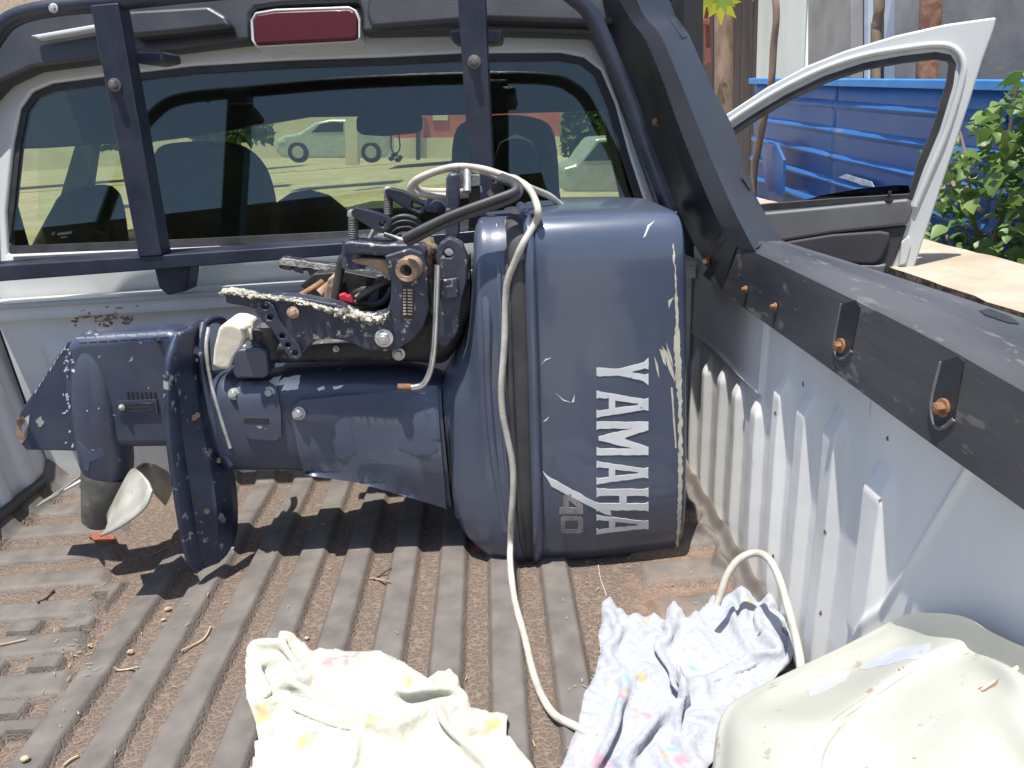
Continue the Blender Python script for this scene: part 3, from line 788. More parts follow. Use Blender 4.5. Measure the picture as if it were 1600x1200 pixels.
tube("string", [P(612, 205, 2.5), P(611, 230, 2.5), P(618, 240, 2.5), P(625, 230, 2.5), P(622, 205, 2.5)], .0022, m_rubber, orn)
for (ax, ay, rr) in ((612, 252, .010), (622, 254, .011), (617, 246, .012), (626, 250, .008)):
    lathe("charm_bead", P(ax, ay, 2.49), P(ax, ay - 2, 2.49) + Vector((0, 0, .012)), [(0, 0), (.2, rr * .8), (.5, rr), (.8, rr * .8), (1, 0)], m_alum, orn, ns=10)

# --- open right-hand door
DH = Vector((.60, 2.80, 0)); DE = Vector((1.56, 2.36, 0)); dn_ = Vector((-(DH.y - DE.y), (DH.x - DE.x), 0)) 
dn_ = Vector((DE.y - DH.y, -(DE.x - DH.x), 0)).normalized(); dn_.z = .06
DP = Pl(DE, dn_)
door = bpy.data.objects.new("door", None); COL.objects.link(door); door.parent = truck
fo = [(1020, 330), (1060, 240), (1135, 178), (1200, 135), (1260, 103), (1320, 79), (1400, 55), (1480, 37), (1558, 26), (1553, 45), (1535, 95), (1515, 160), (1490, 235), (1465, 310), (1443, 375), (1422, 438), (1395, 520), (1100, 560), (1020, 520)]
fi = [(1090, 255), (1143, 205), (1180, 180), (1230, 150), (1290, 121), (1350, 101), (1410, 90), (1462, 84), (1484, 88), (1491, 100), (1487, 130), (1466, 200), (1440, 262), (1424, 310), (1300, 318), (1200, 326), (1080, 336)]
prism("door_frame", fo, DP, .035, m_truck, door, holes=[fi], bevel=.008, seg=3)
# pressed inner flange following the opening
fl = inset(fi, -14)[1:14]
Dp2 = Pl(DP.p + DP.n * .004, DP.n)
tube("frame_flange", [Dp2.at(*p) for p in fl], .010, m_truck, door, ns=8)
Dp3 = Pl(DP.p + DP.n * .003, DP.n)
prism("window_seal", inset(fi, -3), Dp3, .03, m_rubber, door, holes=[inset(fi, 8)], bevel=.002)
prism("door_glass", [(1225, 322), (1280, 306), (1340, 295), (1400, 289), (1420, 290), (1424, 312), (1300, 320)], Pl(DP.p - DP.n * .015, DP.n), .004, m_dglass, door, bevel=0)
Dp4 = Pl(DP.p + DP.n * .022, DP.n)
prism("door_trim_upper", [(1080, 345), (1195, 332), (1300, 322), (1422, 310), (1426, 330), (1418, 352), (1300, 365), (1220, 378), (1080, 390)], Dp4, .035, m_trim, door, bevel=.012, seg=3)
prism("door_trim_panel", [(1080, 384), (1220, 373), (1418, 352), (1400, 402), (1382, 440), (1100, 520)], Pl(DP.p + DP.n * .008, DP.n), .03, m_trimd, door, bevel=.006)
prism("armrest_pad", [(1225, 378), (1300, 366), (1375, 361), (1392, 364), (1390, 376), (1378, 404), (1368, 414), (1290, 410), (1240, 392)], Pl(DP.p + DP.n * .026, DP.n), .03, m_trimd, door, bevel=.01, seg=3)
prism("door_pocket", [(1300, 412), (1372, 414), (1386, 412), (1376, 450), (1310, 450)], Pl(DP.p + DP.n * .024, DP.n), .03, m_trim, door, bevel=.008)
kb = Pl(DP.p + DP.n * .012, DP.n).at(1389, 314)
lathe("lock_knob", kb, kb + Vector((0, 0, .032)), [(0, .014), (.12, .014), (.13, .0055), (.6, .005), (.7, .0065), (1, .005)], m_rubber, door, ns=14)
prism("door_latch", [(1408, 378), (1420, 368), (1424, 380), (1416, 412), (1404, 416)], Pl(DP.p + DP.n * .012, DP.n), .02, m_truck, door, bevel=.005)
for (sx, sy) in ((1545, 45), ):
    pass

# ================================================================== OUTBOARD MOTOR
eng = thing("outboard_motor", "big navy blue outboard motor lying on its back across the truck bed", "outboard motor", (-.25, 1.37, .03))
cow = superloft("engine_cowl", [
    (826, 341, 846, 880, 1.215, 1.53, 5, 3.4),
    (829, 328, 848, 888, 1.20, 1.545, 8),
    (870, 325, 885, 887, 1.195, 1.55, 8.5),
    (940, 322, 960, 881, 1.195, 1.55, 8.5),
    (1005, 320, 1030, 872, 1.20, 1.545, 8.5),
    (1034, 322, 1053, 867, 1.203, 1.542, 8.5),
    (1043, 327, 1058, 863, 1.212, 1.533, 8),
    (1046, 335, 1060, 860, 1.228, 1.52, 7)], m_engine, eng, ns=72, sub=5)
low = superloft("engine_pan", [
    (692, 592, 712, 804, 1.285, 1.44, 3.8),
    (712, 552, 728, 838, 1.265, 1.46, 3.8),
    (731, 500, 748, 860, 1.25, 1.475, 3.8),
    (738, 420, 758, 868, 1.24, 1.485, 4.2),
    (744, 348, 770, 873, 1.23, 1.50, 4.6),
    (770, 338, 795, 882, 1.222, 1.515, 4.2),
    (800, 334, 822, 888, 1.218, 1.52, 3.8)], m_engine, eng, ns=72, sub=5)
seal = superloft("cowl_seal", [
    (788, 345, 812, 880, 1.225, 1.515, 7.5, 3.4),
    (792, 337, 816, 887, 1.212, 1.53, 7.5),
    (808, 334, 828, 889, 1.208, 1.535, 7.5),
    (826, 338, 846, 886, 1.212, 1.53, 7.5)], m_seal, eng, ns=72, sub=3)
rim = superloft("cowl_rim", [
    (812, 332, 832, 890, 1.200, 1.545, 7.5, 3.4),
    (817, 327, 837, 892, 1.192, 1.552, 7.5),
    (824, 328, 843, 891, 1.192, 1.552, 7.5),
    (829, 333, 848, 888, 1.200, 1.545, 7.5)], m_engine, eng, ns=72, sub=4)
cow_t = bvh(cow); low_t = bvh(low, seal, rim, cow)
mid = superloft("midsection", [
    (344, 590, 352, 732, 1.315, 1.44, 3.0),
    (352, 582, 360, 737, 1.305, 1.45, 3.4),
    (400, 580, 405, 738, 1.30, 1.455, 3.4),
    (470, 577, 470, 739, 1.30, 1.455, 3.4),
    (560, 575, 555, 751, 1.298, 1.455, 3.4),
    (640, 577, 640, 774, 1.292, 1.45, 3.3),
    (690, 590, 708, 800, 1.286, 1.445, 3.3)], m_engine2, eng, ns=64, sub=5)
mid_t = bvh(mid)
pan = patch("apron_panel", [(458, 650), (459, 634), (470, 625), (520, 620), (600, 613), (682, 604), (690, 700), (699, 794), (680, 788), (640, 776), (560, 753), (478, 741), (466, 700)], mid_t, .006, m_engine, mid, step=16)
pan_t = bvh(pan, mid)
# paint faded to lighter streaks on the panel
patch("faded_patch", [(520, 668), (536, 645), (546, 660), (556, 705), (535, 720), (515, 700)], pan_t, .0010, m_patch, pan, step=14)
patch("faded_patch", [(625, 660), (645, 615), (660, 625), (668, 670), (680, 640), (690, 700), (660, 715), (622, 700)], pan_t, .0010, m_patch, pan, step=14)
patch("service_plate", [(368, 608), (376, 600), (420, 598), (434, 606), (440, 640), (441, 680), (430, 686), (392, 684), (382, 672), (376, 640)], mid_t, .007, m_engine2, mid, step=12)
sp_t = bvh(bpy.data.objects["service_plate"])
patch("water_slot", [(381, 653), (420, 654), (420, 662), (381, 660)], sp_t, .0008, m_rubber, mid, step=8)
for (bx, by, rr) in ((367, 616, .0075), (422, 614, .0075), (468, 645, .0085)):
    bolt("bolt", on(pan_t, bx, by, .004), (-.1, -1, .3), rr, m_bolt, mid, h=.006)
for q in ([(412, 604), (428, 590), (440, 587), (434, 600), (445, 590), (470, 587), (466, 608), (440, 611), (446, 600), (424, 606)], [(496, 607), (506, 603), (508, 608), (498, 611)], [(520, 604), (537, 602), (533, 606), (522, 609)]):
    patch("torn_decal", q, pan_t, .0012, m_white, mid, step=8, jit=1.2, dens=5)
tube("panel_joint", [on(low_t, *p, .0, 1.28) for p in ((692, 600), (698, 660), (704, 730), (713, 802), (717, 808))], .003, m_rubber, low)

# lettering on the cowl, reading downwards
def dec(nm, poly, mat, holes=(), jit=.55, step=9, th=.0009): return patch(nm, poly, cow_t, th, mat, cow, step=step, holes=holes, jit=jit, dens=7)
def L(u, v, y0, y1):     # letter cell: u 0..1 along its foot->head (left->right in the picture), v 0..1 left->right of the letter (top->bottom)
    xl, xr = 932, 1013
    return (xl + (xr - xl) * u, y0 + (y1 - y0) * v)
def lett(kind, y0, y1):
    c = lambda pts: [L(u, v, y0, y1) for u, v in pts]
    if kind == 'Y':
        return c([(0, .36), (0, .64), (.06, .68), (.42, .64), (.90, .84), (1, 1), (1, .58), (.93, .62), (.66, .52), (.93, .38), (1, .42), (1, 0), (.92, .16), (.42, .40), (.06, .36)]), []
    if kind == 'A':
        return c([(0, 0), (0, .30), (.05, .26), (.24, .30), (.24, .68), (.05, .74), (0, .70), (0, 1), (.06, .96), (.92, .70), (1, .74), (1, .28), (.92, .32), (.06, .04)]), [c([(.36, .36), (.80, .47), (.80, .53), (.36, .64)])]
    if kind == 'M':
        return c([(0, 0), (0, .24), (.06, .20), (.70, .20), (.04, .44), (.04, .56), (.70, .80), (.06, .80), (0, .76), (0, 1), (1, 1), (1, .76), (.55, .52), (.55, .48), (1, .24), (1, 0)]), []
    if kind == 'H':
        return c([(0, 0), (0, .40), (.06, .34), (.44, .34), (.44, .66), (.06, .66), (0, .60), (0, 1), (.06, .95), (.94, .95), (1, 1), (1, .60), (.94, .66), (.58, .66), (.58, .34), (.94, .34), (1, .40), (1, 0), (.94, .05), (.06, .05)]), []
for ch, y0, y1 in (('Y', 559, 602), ('A', 610, 653), ('M', 659, 711), ('A', 720, 757), ('H', 762, 799), ('A', 804, 835)):
    po, ho = lett(ch, y0, y1); dec("lettering", po, m_white, ho)
# slanted flash and the power number 40
dec("decal_stripe", [(848, 736), (856, 744), (954, 798), (955, 805), (945, 803), (862, 760)], m_white, jit=.5)
dec("lettering", [(874, 793), (880, 793), (880, 776), (884, 771), (890, 771), (911, 789), (911, 803), (874, 803)], m_grey, [[(889, 781), (889, 793), (903, 793)]], jit=.3)
dec("lettering", [(878, 806), (906, 806), (911, 810), (911, 830), (906, 833), (880, 833), (876, 829), (876, 810)], m_grey, [[(884, 813), (902, 813), (903, 815), (903, 825), (901, 827), (885, 827), (883, 825), (883, 815)]], jit=.3)
# scratches and worn edge
for q in ([(845, 571), (852, 561), (862, 559), (851, 564)], [(841, 661), (852, 656), (858, 651), (854, 657), (844, 663)], [(893, 629), (898, 617), (897, 628)], [(868, 614), (880, 624), (892, 629), (880, 626)],
          [(1005, 372), (1012, 352), (1023, 345), (1015, 354), (1009, 368)],
          [(1022, 556), (1028, 570), (1030, 592), (1025, 575)], [(1034, 540), (1042, 550), (1052, 580), (1056, 600), (1046, 580)], [(1041, 535), (1050, 560), (1052, 575), (1044, 555)],
          [(1030, 545), (1037, 548), (1041, 572), (1036, 566)], [(1048, 605), (1051, 606), (1057, 700), (1055, 700)], [(1044, 470), (1052, 465), (1045, 482)], [(1020, 800), (1021, 800), (1016, 470), (1015, 470)]):
    dec("scratch", q, m_cream if q[0][0] > 1018 and q[0][0] != 1020 else m_white, jit=.3, step=20, th=.0005) if q[0][0] != 1020 else None
er = [(1052, 380), (1056, 430), (1060, 500), (1064, 560), (1065.5, 640), (1066, 740), (1063, 820), (1059, 858), (1055, 862), (1058, 820), (1060, 740), (1060, 640), (1055, 585), (1053, 540), (1055, 520), (1055, 440), (1050, 385)]
patch("worn_edge", er, cow_t, .0008, m_cream, cow, step=10, jit=1.3, fallY=1.3, dens=5)
# ridges on the pan
for q in ([(752, 345), (760, 480), (762, 600), (772, 720), (790, 830)],):
    tube("pan_ridge", [on(low_t, *p, -.003, 1.25) for p in q], .008, m_engine, low)
tube("pan_ridge", [on(low_t, *p, -.002, 1.25) for p in ((790, 345), (794, 430), (797, 560), (803, 700), (815, 830), (822, 880))], .007, m_seal, low)
tube("pan_ridge", [on(low_t, *p, -.002, 1.25) for p in ((776, 350), (780, 430), (783, 560), (789, 700), (800, 830), (807, 876))], .005, m_engine, low)
prism("pan_tab", [(742, 846), (756, 848), (759, 862), (752, 875), (744, 868)], 1.32, .02, m_red, low, bevel=.002)

# --- gearcase, skeg, plates
strut = prism("gearcase_strut", [(100, 535), (118, 526), (160, 523), (275, 516), (300, 560), (300, 702), (150, 704), (118, 703), (98, 640), (94, 580)], 1.315, .075, m_engine2, eng, bevel=.022, seg=4)
st_t = bvh(strut)
torp = lathe("gearcase", P(142, 514, 1.345), P(170, 742, 1.345), [(0, .004), (.03, .016), (.10, .028), (.25, .040), (.45, .047), (.7, .049), (.9, .047), (.985, .043), (1, .035)], m_engine2, eng, ns=32)
tg = bvh(strut, torp)
prism("skeg", [(125, 530), (104, 533), (85, 560), (50, 615), (30, 645), (25, 670), (29, 690), (40, 704), (140, 706)], 1.345, .012, m_engine2, eng, bevel=.004)
sk_t = bvh(bpy.data.objects["skeg"])
patch("worn_tip", [(27, 655), (36, 650), (46, 662), (42, 684), (33, 695), (27, 680)], sk_t, .0006, m_tan, eng, step=8, jit=1.5)
patch("worn_tip", [(33, 662), (46, 648), (44, 665), (38, 680)], sk_t, .0010, m_flake, eng, step=8, jit=1.5)
patch("scrape_mark", blob(62, 659, 6, 8, 10), sk_t, .0006, m_alum, eng, step=6, jit=.6)
for (a, b_) in (((104, 533), (52, 612)), ((118, 526), (262, 517))):
    k = 9
    for i in range(k):
        t = i / k; t2 = (i + .8) / k
        x1, y1, x2, y2 = a[0] + (b_[0] - a[0]) * t, a[1] + (b_[1] - a[1]) * t, a[0] + (b_[0] - a[0]) * t2, a[1] + (b_[1] - a[1]) * t2
        w_ = random.uniform(1.5, 3.5)
        patch("paint_chip", [(x1 + 1, y1 + 2), (x2 + 1, y2 + 2), (x2 + 1 + w_ * .5, y2 + 2 + w_), (x1 + 1, y1 + 2 + w_ * .6)], bvh(strut, bpy.data.objects["skeg"]), .0006, m_flake, strut, step=8, jit=.6, dens=4)
for _ in range(34):
    cy_ = random.choice([random.gauss(565, 9), random.gauss(632, 10), random.uniform(540, 700)]); cx_ = 104 + random.gauss(0, 4) + (cy_ - 540) * .04
    if random.random() < .12: cx_, cy_ = random.uniform(110, 250), random.uniform(540, 690)
    patch("paint_chip", blob(cx_, cy_, random.uniform(.6, 2.6), random.uniform(.8, 3.5)), tg, .0006, m_flake, strut, step=8, jit=.5, dens=3)
patch("worn_band", [(122, 690), (140, 705), (160, 700), (165, 712), (140, 722), (138, 736), (133, 735), (128, 715)], tg, .0007, m_patch, torp, step=8, jit=1)
grl = patch("water_intake", [(184, 626), (246, 623), (248, 646), (186, 648)], tg, .004, m_engine2, strut, step=10)
gt = bvh(grl)
for yy in (630, 636, 642):
    patch("intake_slot", [(196, yy), (243, yy - 1.5), (243, yy + 1), (196, yy + 2.5)], gt, .001, m_rubber, grl, step=8)
for i in range(7):
    patch("intake_vane", [(198 + i * 7, 612), (201 + i * 7, 612), (202 + i * 7, 622), (199 + i * 7, 622)], tg, .002, m_rubber, strut, step=8, dens=5)
bolt("bolt", on(gt, 191, 636, .002), (-.1, -1, .2), .004, m_bolt, strut, h=.004)
bolt("bolt", on(tg, 249, 532, .001), (-.1, -1, .2), .0035, m_rubber, strut, h=.003)
prop = bpy.data.objects.new("propeller", None); COL.objects.link(prop); prop.parent = eng
hubA, hubB = P(168, 738, 1.345), P(152, 816, 1.335)
lathe("hub", hubA, hubB, [(0, .044), (.08, .045), (.5, .037), (.9, .030), (1, .027)], m_hub, prop, ns=32)
lathe("hub_cap", hubB, hubB + (hubB - hubA) * .06, [(0, .024), (1, .02)], m_rubber, prop)
def blade(rows, nm="blade"):
    return strip(nm, rows, m_prop, prop, sub=5, solid=.005, angle=60)
blade([[P(168, 805, 1.30), P(196, 750, 1.30), P(205, 736, 1.31), P(212, 732, 1.32)],
       [P(170, 818, 1.25), P(195, 785, 1.245), P(212, 762, 1.25), P(222, 740, 1.27)],
       [P(166, 828, 1.22), P(196, 808, 1.21), P(222, 785, 1.215), P(232, 752, 1.235)],
       [P(156, 838, 1.20), P(190, 822, 1.195), P(226, 794, 1.20), P(238, 766, 1.215)]])
blade([[P(205, 745, 1.39), P(215, 730, 1.40), P(225, 723, 1.41)],
       [P(235, 765, 1.46), P(242, 740, 1.47), P(240, 724, 1.48)],
       [P(258, 790, 1.49), P(268, 765, 1.50), P(262, 738, 1.51)]])
blade([[P(134, 748, 1.34), P(133, 742, 1.38), P(134, 738, 1.42)],
       [P(95, 770, 1.36), P(100, 764, 1.40), P(105, 760, 1.44)],
       [P(58, 792, 1.38), P(70, 782, 1.42), P(85, 775, 1.45)]])
# anti-ventilation plate, broad and bent, chipped
av = strip("anti_ventilation_plate", [
    pol([(274, 520), (262, 560), (259, 600), (262, 680), (272, 760), (285, 840), (297, 885), (310, 894)], [1.30, 1.27, 1.255, 1.24, 1.235, 1.235, 1.24, 1.245]),
    pol([(285, 518), (276, 560), (276, 620), (284, 690), (296, 770), (308, 845), (315, 880), (318, 889)], [1.315, 1.295, 1.285, 1.28, 1.275, 1.27, 1.27, 1.27]),
    pol([(300, 512), (296, 560), (304, 620), (318, 690), (334, 770), (338, 835), (333, 870), (328, 884)], [1.34, 1.32, 1.315, 1.31, 1.295, 1.29, 1.29, 1.28]),
    pol([(314, 500), (316, 560), (324, 620), (340, 690), (356, 760), (360, 820), (356, 858), (336, 880)], [1.40, 1.37, 1.36, 1.35, 1.335, 1.33, 1.32, 1.29]),
    pol([(322, 500), (326, 560), (334, 620), (350, 690), (366, 760), (368, 820), (360, 852), (340, 872)], [1.43, 1.40, 1.39, 1.38, 1.36, 1.35, 1.33, 1.30])], m_plate, eng, sub=5, solid=.009, angle=16)
av_t = bvh(av)
for _ in range(75):
    t = random.random(); yy = 560 + 310 * t
    xl_ = 262 + (yy - 560) * .13; xr_ = 318 + (yy - 560) * .16
    e = random.random(); xx = xl_ + random.uniform(1, 4) if e < .35 else (xr_ - random.uniform(0, 5) if e < .7 else random.uniform(xl_ + 6, xr_ - 6))
    patch("paint_chip", blob(xx, yy, random.uniform(.7, 2.8), random.uniform(1.2, 7)), av_t, .0012, m_flake, av, step=9, jit=.5, dens=3)
for (bx, by) in ((300, 652), (305, 648), (322, 797), (304, 562), (338, 720)):
    bolt("bolt", on(av_t, bx, by, .005), (.3, -1, .1), .0038, m_tan, av, h=.004)
tube("plate_flange", pol([(318, 508), (330, 499), (345, 500), (352, 508)], [1.40, 1.42, 1.46, 1.5]), .008, m_plate, av)
tube("plate_flange", pol([(318, 506), (313, 545), (320, 600), (334, 655), (352, 708), (362, 728)], [1.375, 1.345, 1.335, 1.325, 1.315, 1.31]), .008, m_plate, av)
tube("flange_bead", pol([(326, 512), (322, 545), (330, 598), (344, 650), (360, 700)], [1.345, 1.325, 1.315, 1.305, 1.30]), .0035, m_alum, av)
neck = superloft("leg_neck", [(300, 585, 305, 712, 1.33, 1.42, 3), (330, 585, 335, 720, 1.325, 1.43, 3), (362, 582, 366, 734, 1.31, 1.445, 3)], m_engine2, eng, sub=3)

# --- taped fitting above the leg
tape = prism("cream_tape", [(341, 512), (350, 506), (364, 507), (381, 513), (383, 527), (377, 545), (366, 560), (358, 578), (345, 577), (331, 573), (333, 545)], 1.30, .09, m_tape, eng, bevel=.008, seg=3)
fit = [lathe("grey_fitting", P(378, 522, 1.33), P(424, 530, 1.35), [(0, .018), (.2, .018), (.22, .024), (.45, .024), (.5, .02), (.9, .022), (1, .018)], m_alum, eng, ns=16)]
lathe("fitting_stem", P(402, 570, 1.32), P(404, 512, 1.32), [(0, .012), (.3, .012), (.32, .016), (.6, .016), (.65, .010), (.95, .012), (1, .008)], m_dark, eng, ns=14)
lathe("fitting_nut", P(388, 548, 1.31), P(389, 530, 1.31), [(0, .012), (.5, .012), (.6, .009), (.9, .007), (1, .0)], m_alum, eng, ns=8)
prism("blue_block", [(365, 552), (372, 546), (405, 544), (417, 550), (420, 585), (412, 592), (368, 592), (363, 584)], 1.295, .05, m_engine2, eng, bevel=.007, seg=3)
lathe("swivel_ring", P(418, 500, 1.34), P(424, 562, 1.34), [(0, .02), (.1, .028), (.9, .028), (1, .02)], m_dark, eng, ns=18)

# --- dark swivel housing behind the clamp
sw = superloft("swivel_housing", [(430, 520, 430, 568, 1.32, 1.44, 3), (500, 515, 500, 566, 1.31, 1.46, 3), (580, 500, 580, 566, 1.31, 1.47, 3), (650, 480, 650, 568, 1.31, 1.47, 3), (700, 430, 700, 566, 1.31, 1.46, 3), (735, 400, 735, 500, 1.31, 1.45, 3)], m_dark, eng, sub=4)
prism("steering_plate", [(683, 415), (680, 400), (686, 382), (702, 371), (722, 380), (731, 402), (730, 440), (722, 470), (716, 520), (696, 545), (684, 540), (686, 480), (684, 450)], 1.27, .03, m_brk, eng, holes=[circ(701, 396, 7.5, 14)], bevel=.004, seg=2)
prism("steering_plate_step", [(687, 438), (714, 434), (716, 440), (716, 466), (688, 470)], 1.262, .02, m_brk, eng, bevel=.003)
prism("steering_post", [(697, 278), (701, 271), (716, 270), (718, 276), (718, 365), (713, 380), (697, 382), (695, 360)], 1.30, .03, m_brk, eng, bevel=.005, seg=3)
prism("clevis", [(716, 272), (722, 268), (732, 268), (735, 274), (750, 273), (751, 290), (736, 292), (716, 296)], 1.33, .035, m_alum, eng, bevel=.004)
prism("clevis_side", [(733, 292), (750, 290), (750, 360), (732, 362)], 1.345, .02, m_dark, eng, bevel=.003)
lathe("clevis_pin", P(730, 300, 1.31), P(730, 262, 1.33), [(0, .007), (1, .007)], m_bolt, eng, ns=12)
# --- clamp brackets
pts_near = [(351, 456), (420, 460), (477, 466), (530, 476), (560, 492), (582, 494), (603, 488), (610, 470), (611, 450), (609, 430), (604, 412), (600, 400), (640, 388), (660, 395), (668, 417), (671, 483), (662, 512), (646, 532), (620, 547), (600, 550), (569, 547), (543, 534), (512, 529), (492, 533), (478, 548), (470, 562), (459, 564), (452, 554), (446, 535), (435, 515), (420, 496), (405, 486), (385, 480), (352, 474)]
hol = [circ(414, 479, 6.5, 10, 5.5), circ(422, 496, 5.5, 10, 5), circ(441, 525, 4.6, 10), circ(450, 539, 4.6, 10), circ(461, 552, 4.8, 10)]
# the flange with adjusting holes sits just outside the plate
bn = prism("clamp_bracket", pts_near, 1.26, .035, m_brk, eng, bevel=.004, seg=2)
prism("bracket_flange", [(398, 486), (406, 474), (416, 471), (428, 478), (436, 500), (450, 520), (468, 540), (472, 556), (464, 563), (452, 560), (440, 540), (424, 515), (408, 500)], 1.252, .018, m_brk, bn, holes=hol, bevel=.002)
bn_t = bvh(bn)
prism("clamp_bracket", [(432, 408), (440, 402), (490, 410), (545, 416), (600, 428), (645, 440), (650, 470), (600, 478), (570, 462), (520, 440), (480, 424), (436, 420)], 1.47, .03, m_brk, eng, bevel=.004)
fb_t = bvh(bpy.data.objects["clamp_bracket.001"])
patch("salt_crust", [(434, 408), (442, 403), (490, 411), (545, 417), (598, 430), (600, 438), (540, 428), (480, 418), (436, 414)], fb_t, .003, m_crust, bpy.data.objects["clamp_bracket.001"], step=8, jit=1.2)
for q in ([(440, 413), (455, 415), (455, 423), (442, 420)], [(460, 416), (474, 418), (474, 428), (460, 424)], [(480, 420), (500, 424), (498, 440), (484, 430)]):
    patch("bracket_hole", q, fb_t, .0035, m_rubber, bpy.data.objects["clamp_bracket.001"], step=8)
prism("bracket_web", [(468, 446), (490, 428), (540, 424), (600, 436), (612, 470), (560, 486), (500, 472)], 1.385, .03, m_dark, eng, bevel=.003)
prism("bracket_rib", [(505, 470), (512, 436), (524, 430), (520, 474)], 1.33, .05, m_tan, eng, bevel=.003)
prism("bracket_rib", [(570, 486), (584, 440), (596, 438), (588, 488)], 1.34, .05, m_brk, eng, bevel=.003)
# crusted edge: lumpy solid
V = []; cl_pts = [(347, 456), (368, 455), (392, 460), (420, 463), (450, 466), (480, 472), (505, 479), (532, 487), (556, 492), (580, 498), (602, 494), (611, 484)]
C_ = spline([P(px, py, 1.268) for px, py in cl_pts], 14); rr0 = [.004, .0055, .005, .004, .0045, .004, .007, .009, .009, .008, .005, .002]
g_, f_ = [], []
ns = 14
for i, c in enumerate(C_):
    t = i / (len(C_) - 1) * (len(rr0) - 1); a = int(min(t, len(rr0) - 2)); r_ = rr0[a] + (rr0[a + 1] - rr0[a]) * (t - a)
    for k in range(ns):
        an = 2 * pi * k / ns; nz_ = 1 + .6 * noise.noise(Vector((i * .22, k * .7, 3))) + .35 * noise.noise(Vector((i * .9, k * 1.7, 8))) + .10 * random.uniform(-1, 1)
        g_.append(c + Vector((random.uniform(-.002, .002), cos(an) * .016 * nz_, sin(an) * r_ * nz_)))
for i in range(len(C_) - 1):
    for k in range(ns): a = i * ns + k; b_ = i * ns + (k + 1) % ns; f_.append([a, b_, b_ + ns, a + ns])
mesh("salt_crust", g_, f_, m_crust, bn, angle=30)
# upper arch of the clamp
ar = prism("clamp_arch", [(535, 380), (545, 377), (600, 382), (655, 380), (668, 390), (664, 420), (640, 414), (618, 402), (560, 398), (536, 402)], 1.27, .10, m_brk, eng, bevel=.006, seg=3)
prism("clamp_arch_web", [(545, 402), (600, 405), (618, 416), (606, 430), (575, 416), (548, 411)], 1.28, .05, m_tan, ar, bevel=.004)
lathe("screw_boss", P(553, 418, 1.30), P(552, 376, 1.30), [(0, .020), (.5, .020), (1, .018)], m_brk, ar, ns=18)
def clampscrew(xb, yb, xt, yt, Y, hp):
    e = bpy.data.objects.new("clamp_screw", None); COL.objects.link(e); e.parent = eng
    a, b_ = P(xb, yb, Y), P(xt, yt, Y); prof = []
    k = 22
    for i in range(k): prof.append((i / k, .0090 if i % 2 else .0078))
    prof += [(1, .0085)]
    lathe("threaded_rod", a, b_, prof, m_hub, e, ns=14)
    lathe("ball_end", b_, b_ + Vector((0, 0, .016)), [(0, .007), (.4, .0098), (.8, .008), (1, .003)], m_alum, e, ns=12)
    prism("screw_handle", hp[0], Y - .012, .022, m_tube, e, holes=hp[1:], bevel=.003, seg=2)
clampscrew(552, 380, 552, 342, 1.30, [[(548, 330), (556, 324), (580, 330), (604, 338), (612, 346), (608, 358), (600, 363), (585, 360), (562, 346), (550, 338)], circ(598, 350, 6, 10, 5)])
clampscrew(607, 335, 607, 305, 1.44, [[(600, 298), (606, 293), (630, 298), (664, 316), (669, 322), (662, 335), (655, 337), (640, 330), (620, 318), (604, 306)], [(644, 316), (660, 322), (655, 330), (644, 325)]])
lathe("clamp_pad", P(569, 412, 1.31), P(569, 402, 1.31), [(0, .026), (.4, .026), (.5, .020), (1, .018)], m_rubber, eng, ns=20)
lathe("clamp_pad", P(600, 378, 1.36), P(600, 366, 1.36), [(0, .022), (.35, .022), (.4, .014), (1, .012)], m_alum, eng, ns=20)
# tilt tube end, dusty, pointing out
tt = P(634, 423, 1.235)
V = []; Fc = []
axis = Vector((-.28, -1, -.05)).normalized(); u = axis.orthogonal().normalized(); w = axis.cross(u)
ringsr = [(-.10, .0195), (-.012, .0200), (0, .0185), (0, .0105), (-.05, .010)]
for d_, r_ in ringsr:
    for k in range(22):
        a = 2 * pi * k / 22; V.append(tt + axis * d_ + (u * cos(a) + w * sin(a)) * r_)
for i in range(4):
    for k in range(22): a = i * 22 + k; b_ = i * 22 + (k + 1) % 22; Fc.append([a, b_, b_ + 22, a + 22])
Fc.append([4 * 22 + k for k in range(22)])
mesh("tilt_tube", V, Fc, m_tan, eng, angle=40)
# caked dirt lump around it
def lump(name, c, rad, mat, par, amp=.35, seed=0):
    bm = bmesh.new(); bmesh.ops.create_icosphere(bm, subdivisions=3, radius=1)
    for v in bm.verts:
        f = 1 + amp * noise.noise(v.co * 2.2 + Vector((seed, 0, 0))) + .12 * noise.noise(v.co * 7 + Vector((seed, 0, 0)))
        v.co = Vector((v.co.x * rad[0], v.co.y * rad[1], v.co.z * rad[2])) * f + Vector(c)
    V = [v.co.copy() for v in bm.verts]; Fc = [[q.index for q in f.verts] for f in bm.faces]; bm.free()
    return mesh(name, V, Fc, mat, par, angle=60)
lump("caked_dirt", P(655, 396, 1.33), (.035, .05, .028), m_grime, eng, seed=3)
lump("caked_dirt", P(672, 440, 1.32), (.012, .04, .06), m_grime, eng, seed=5)
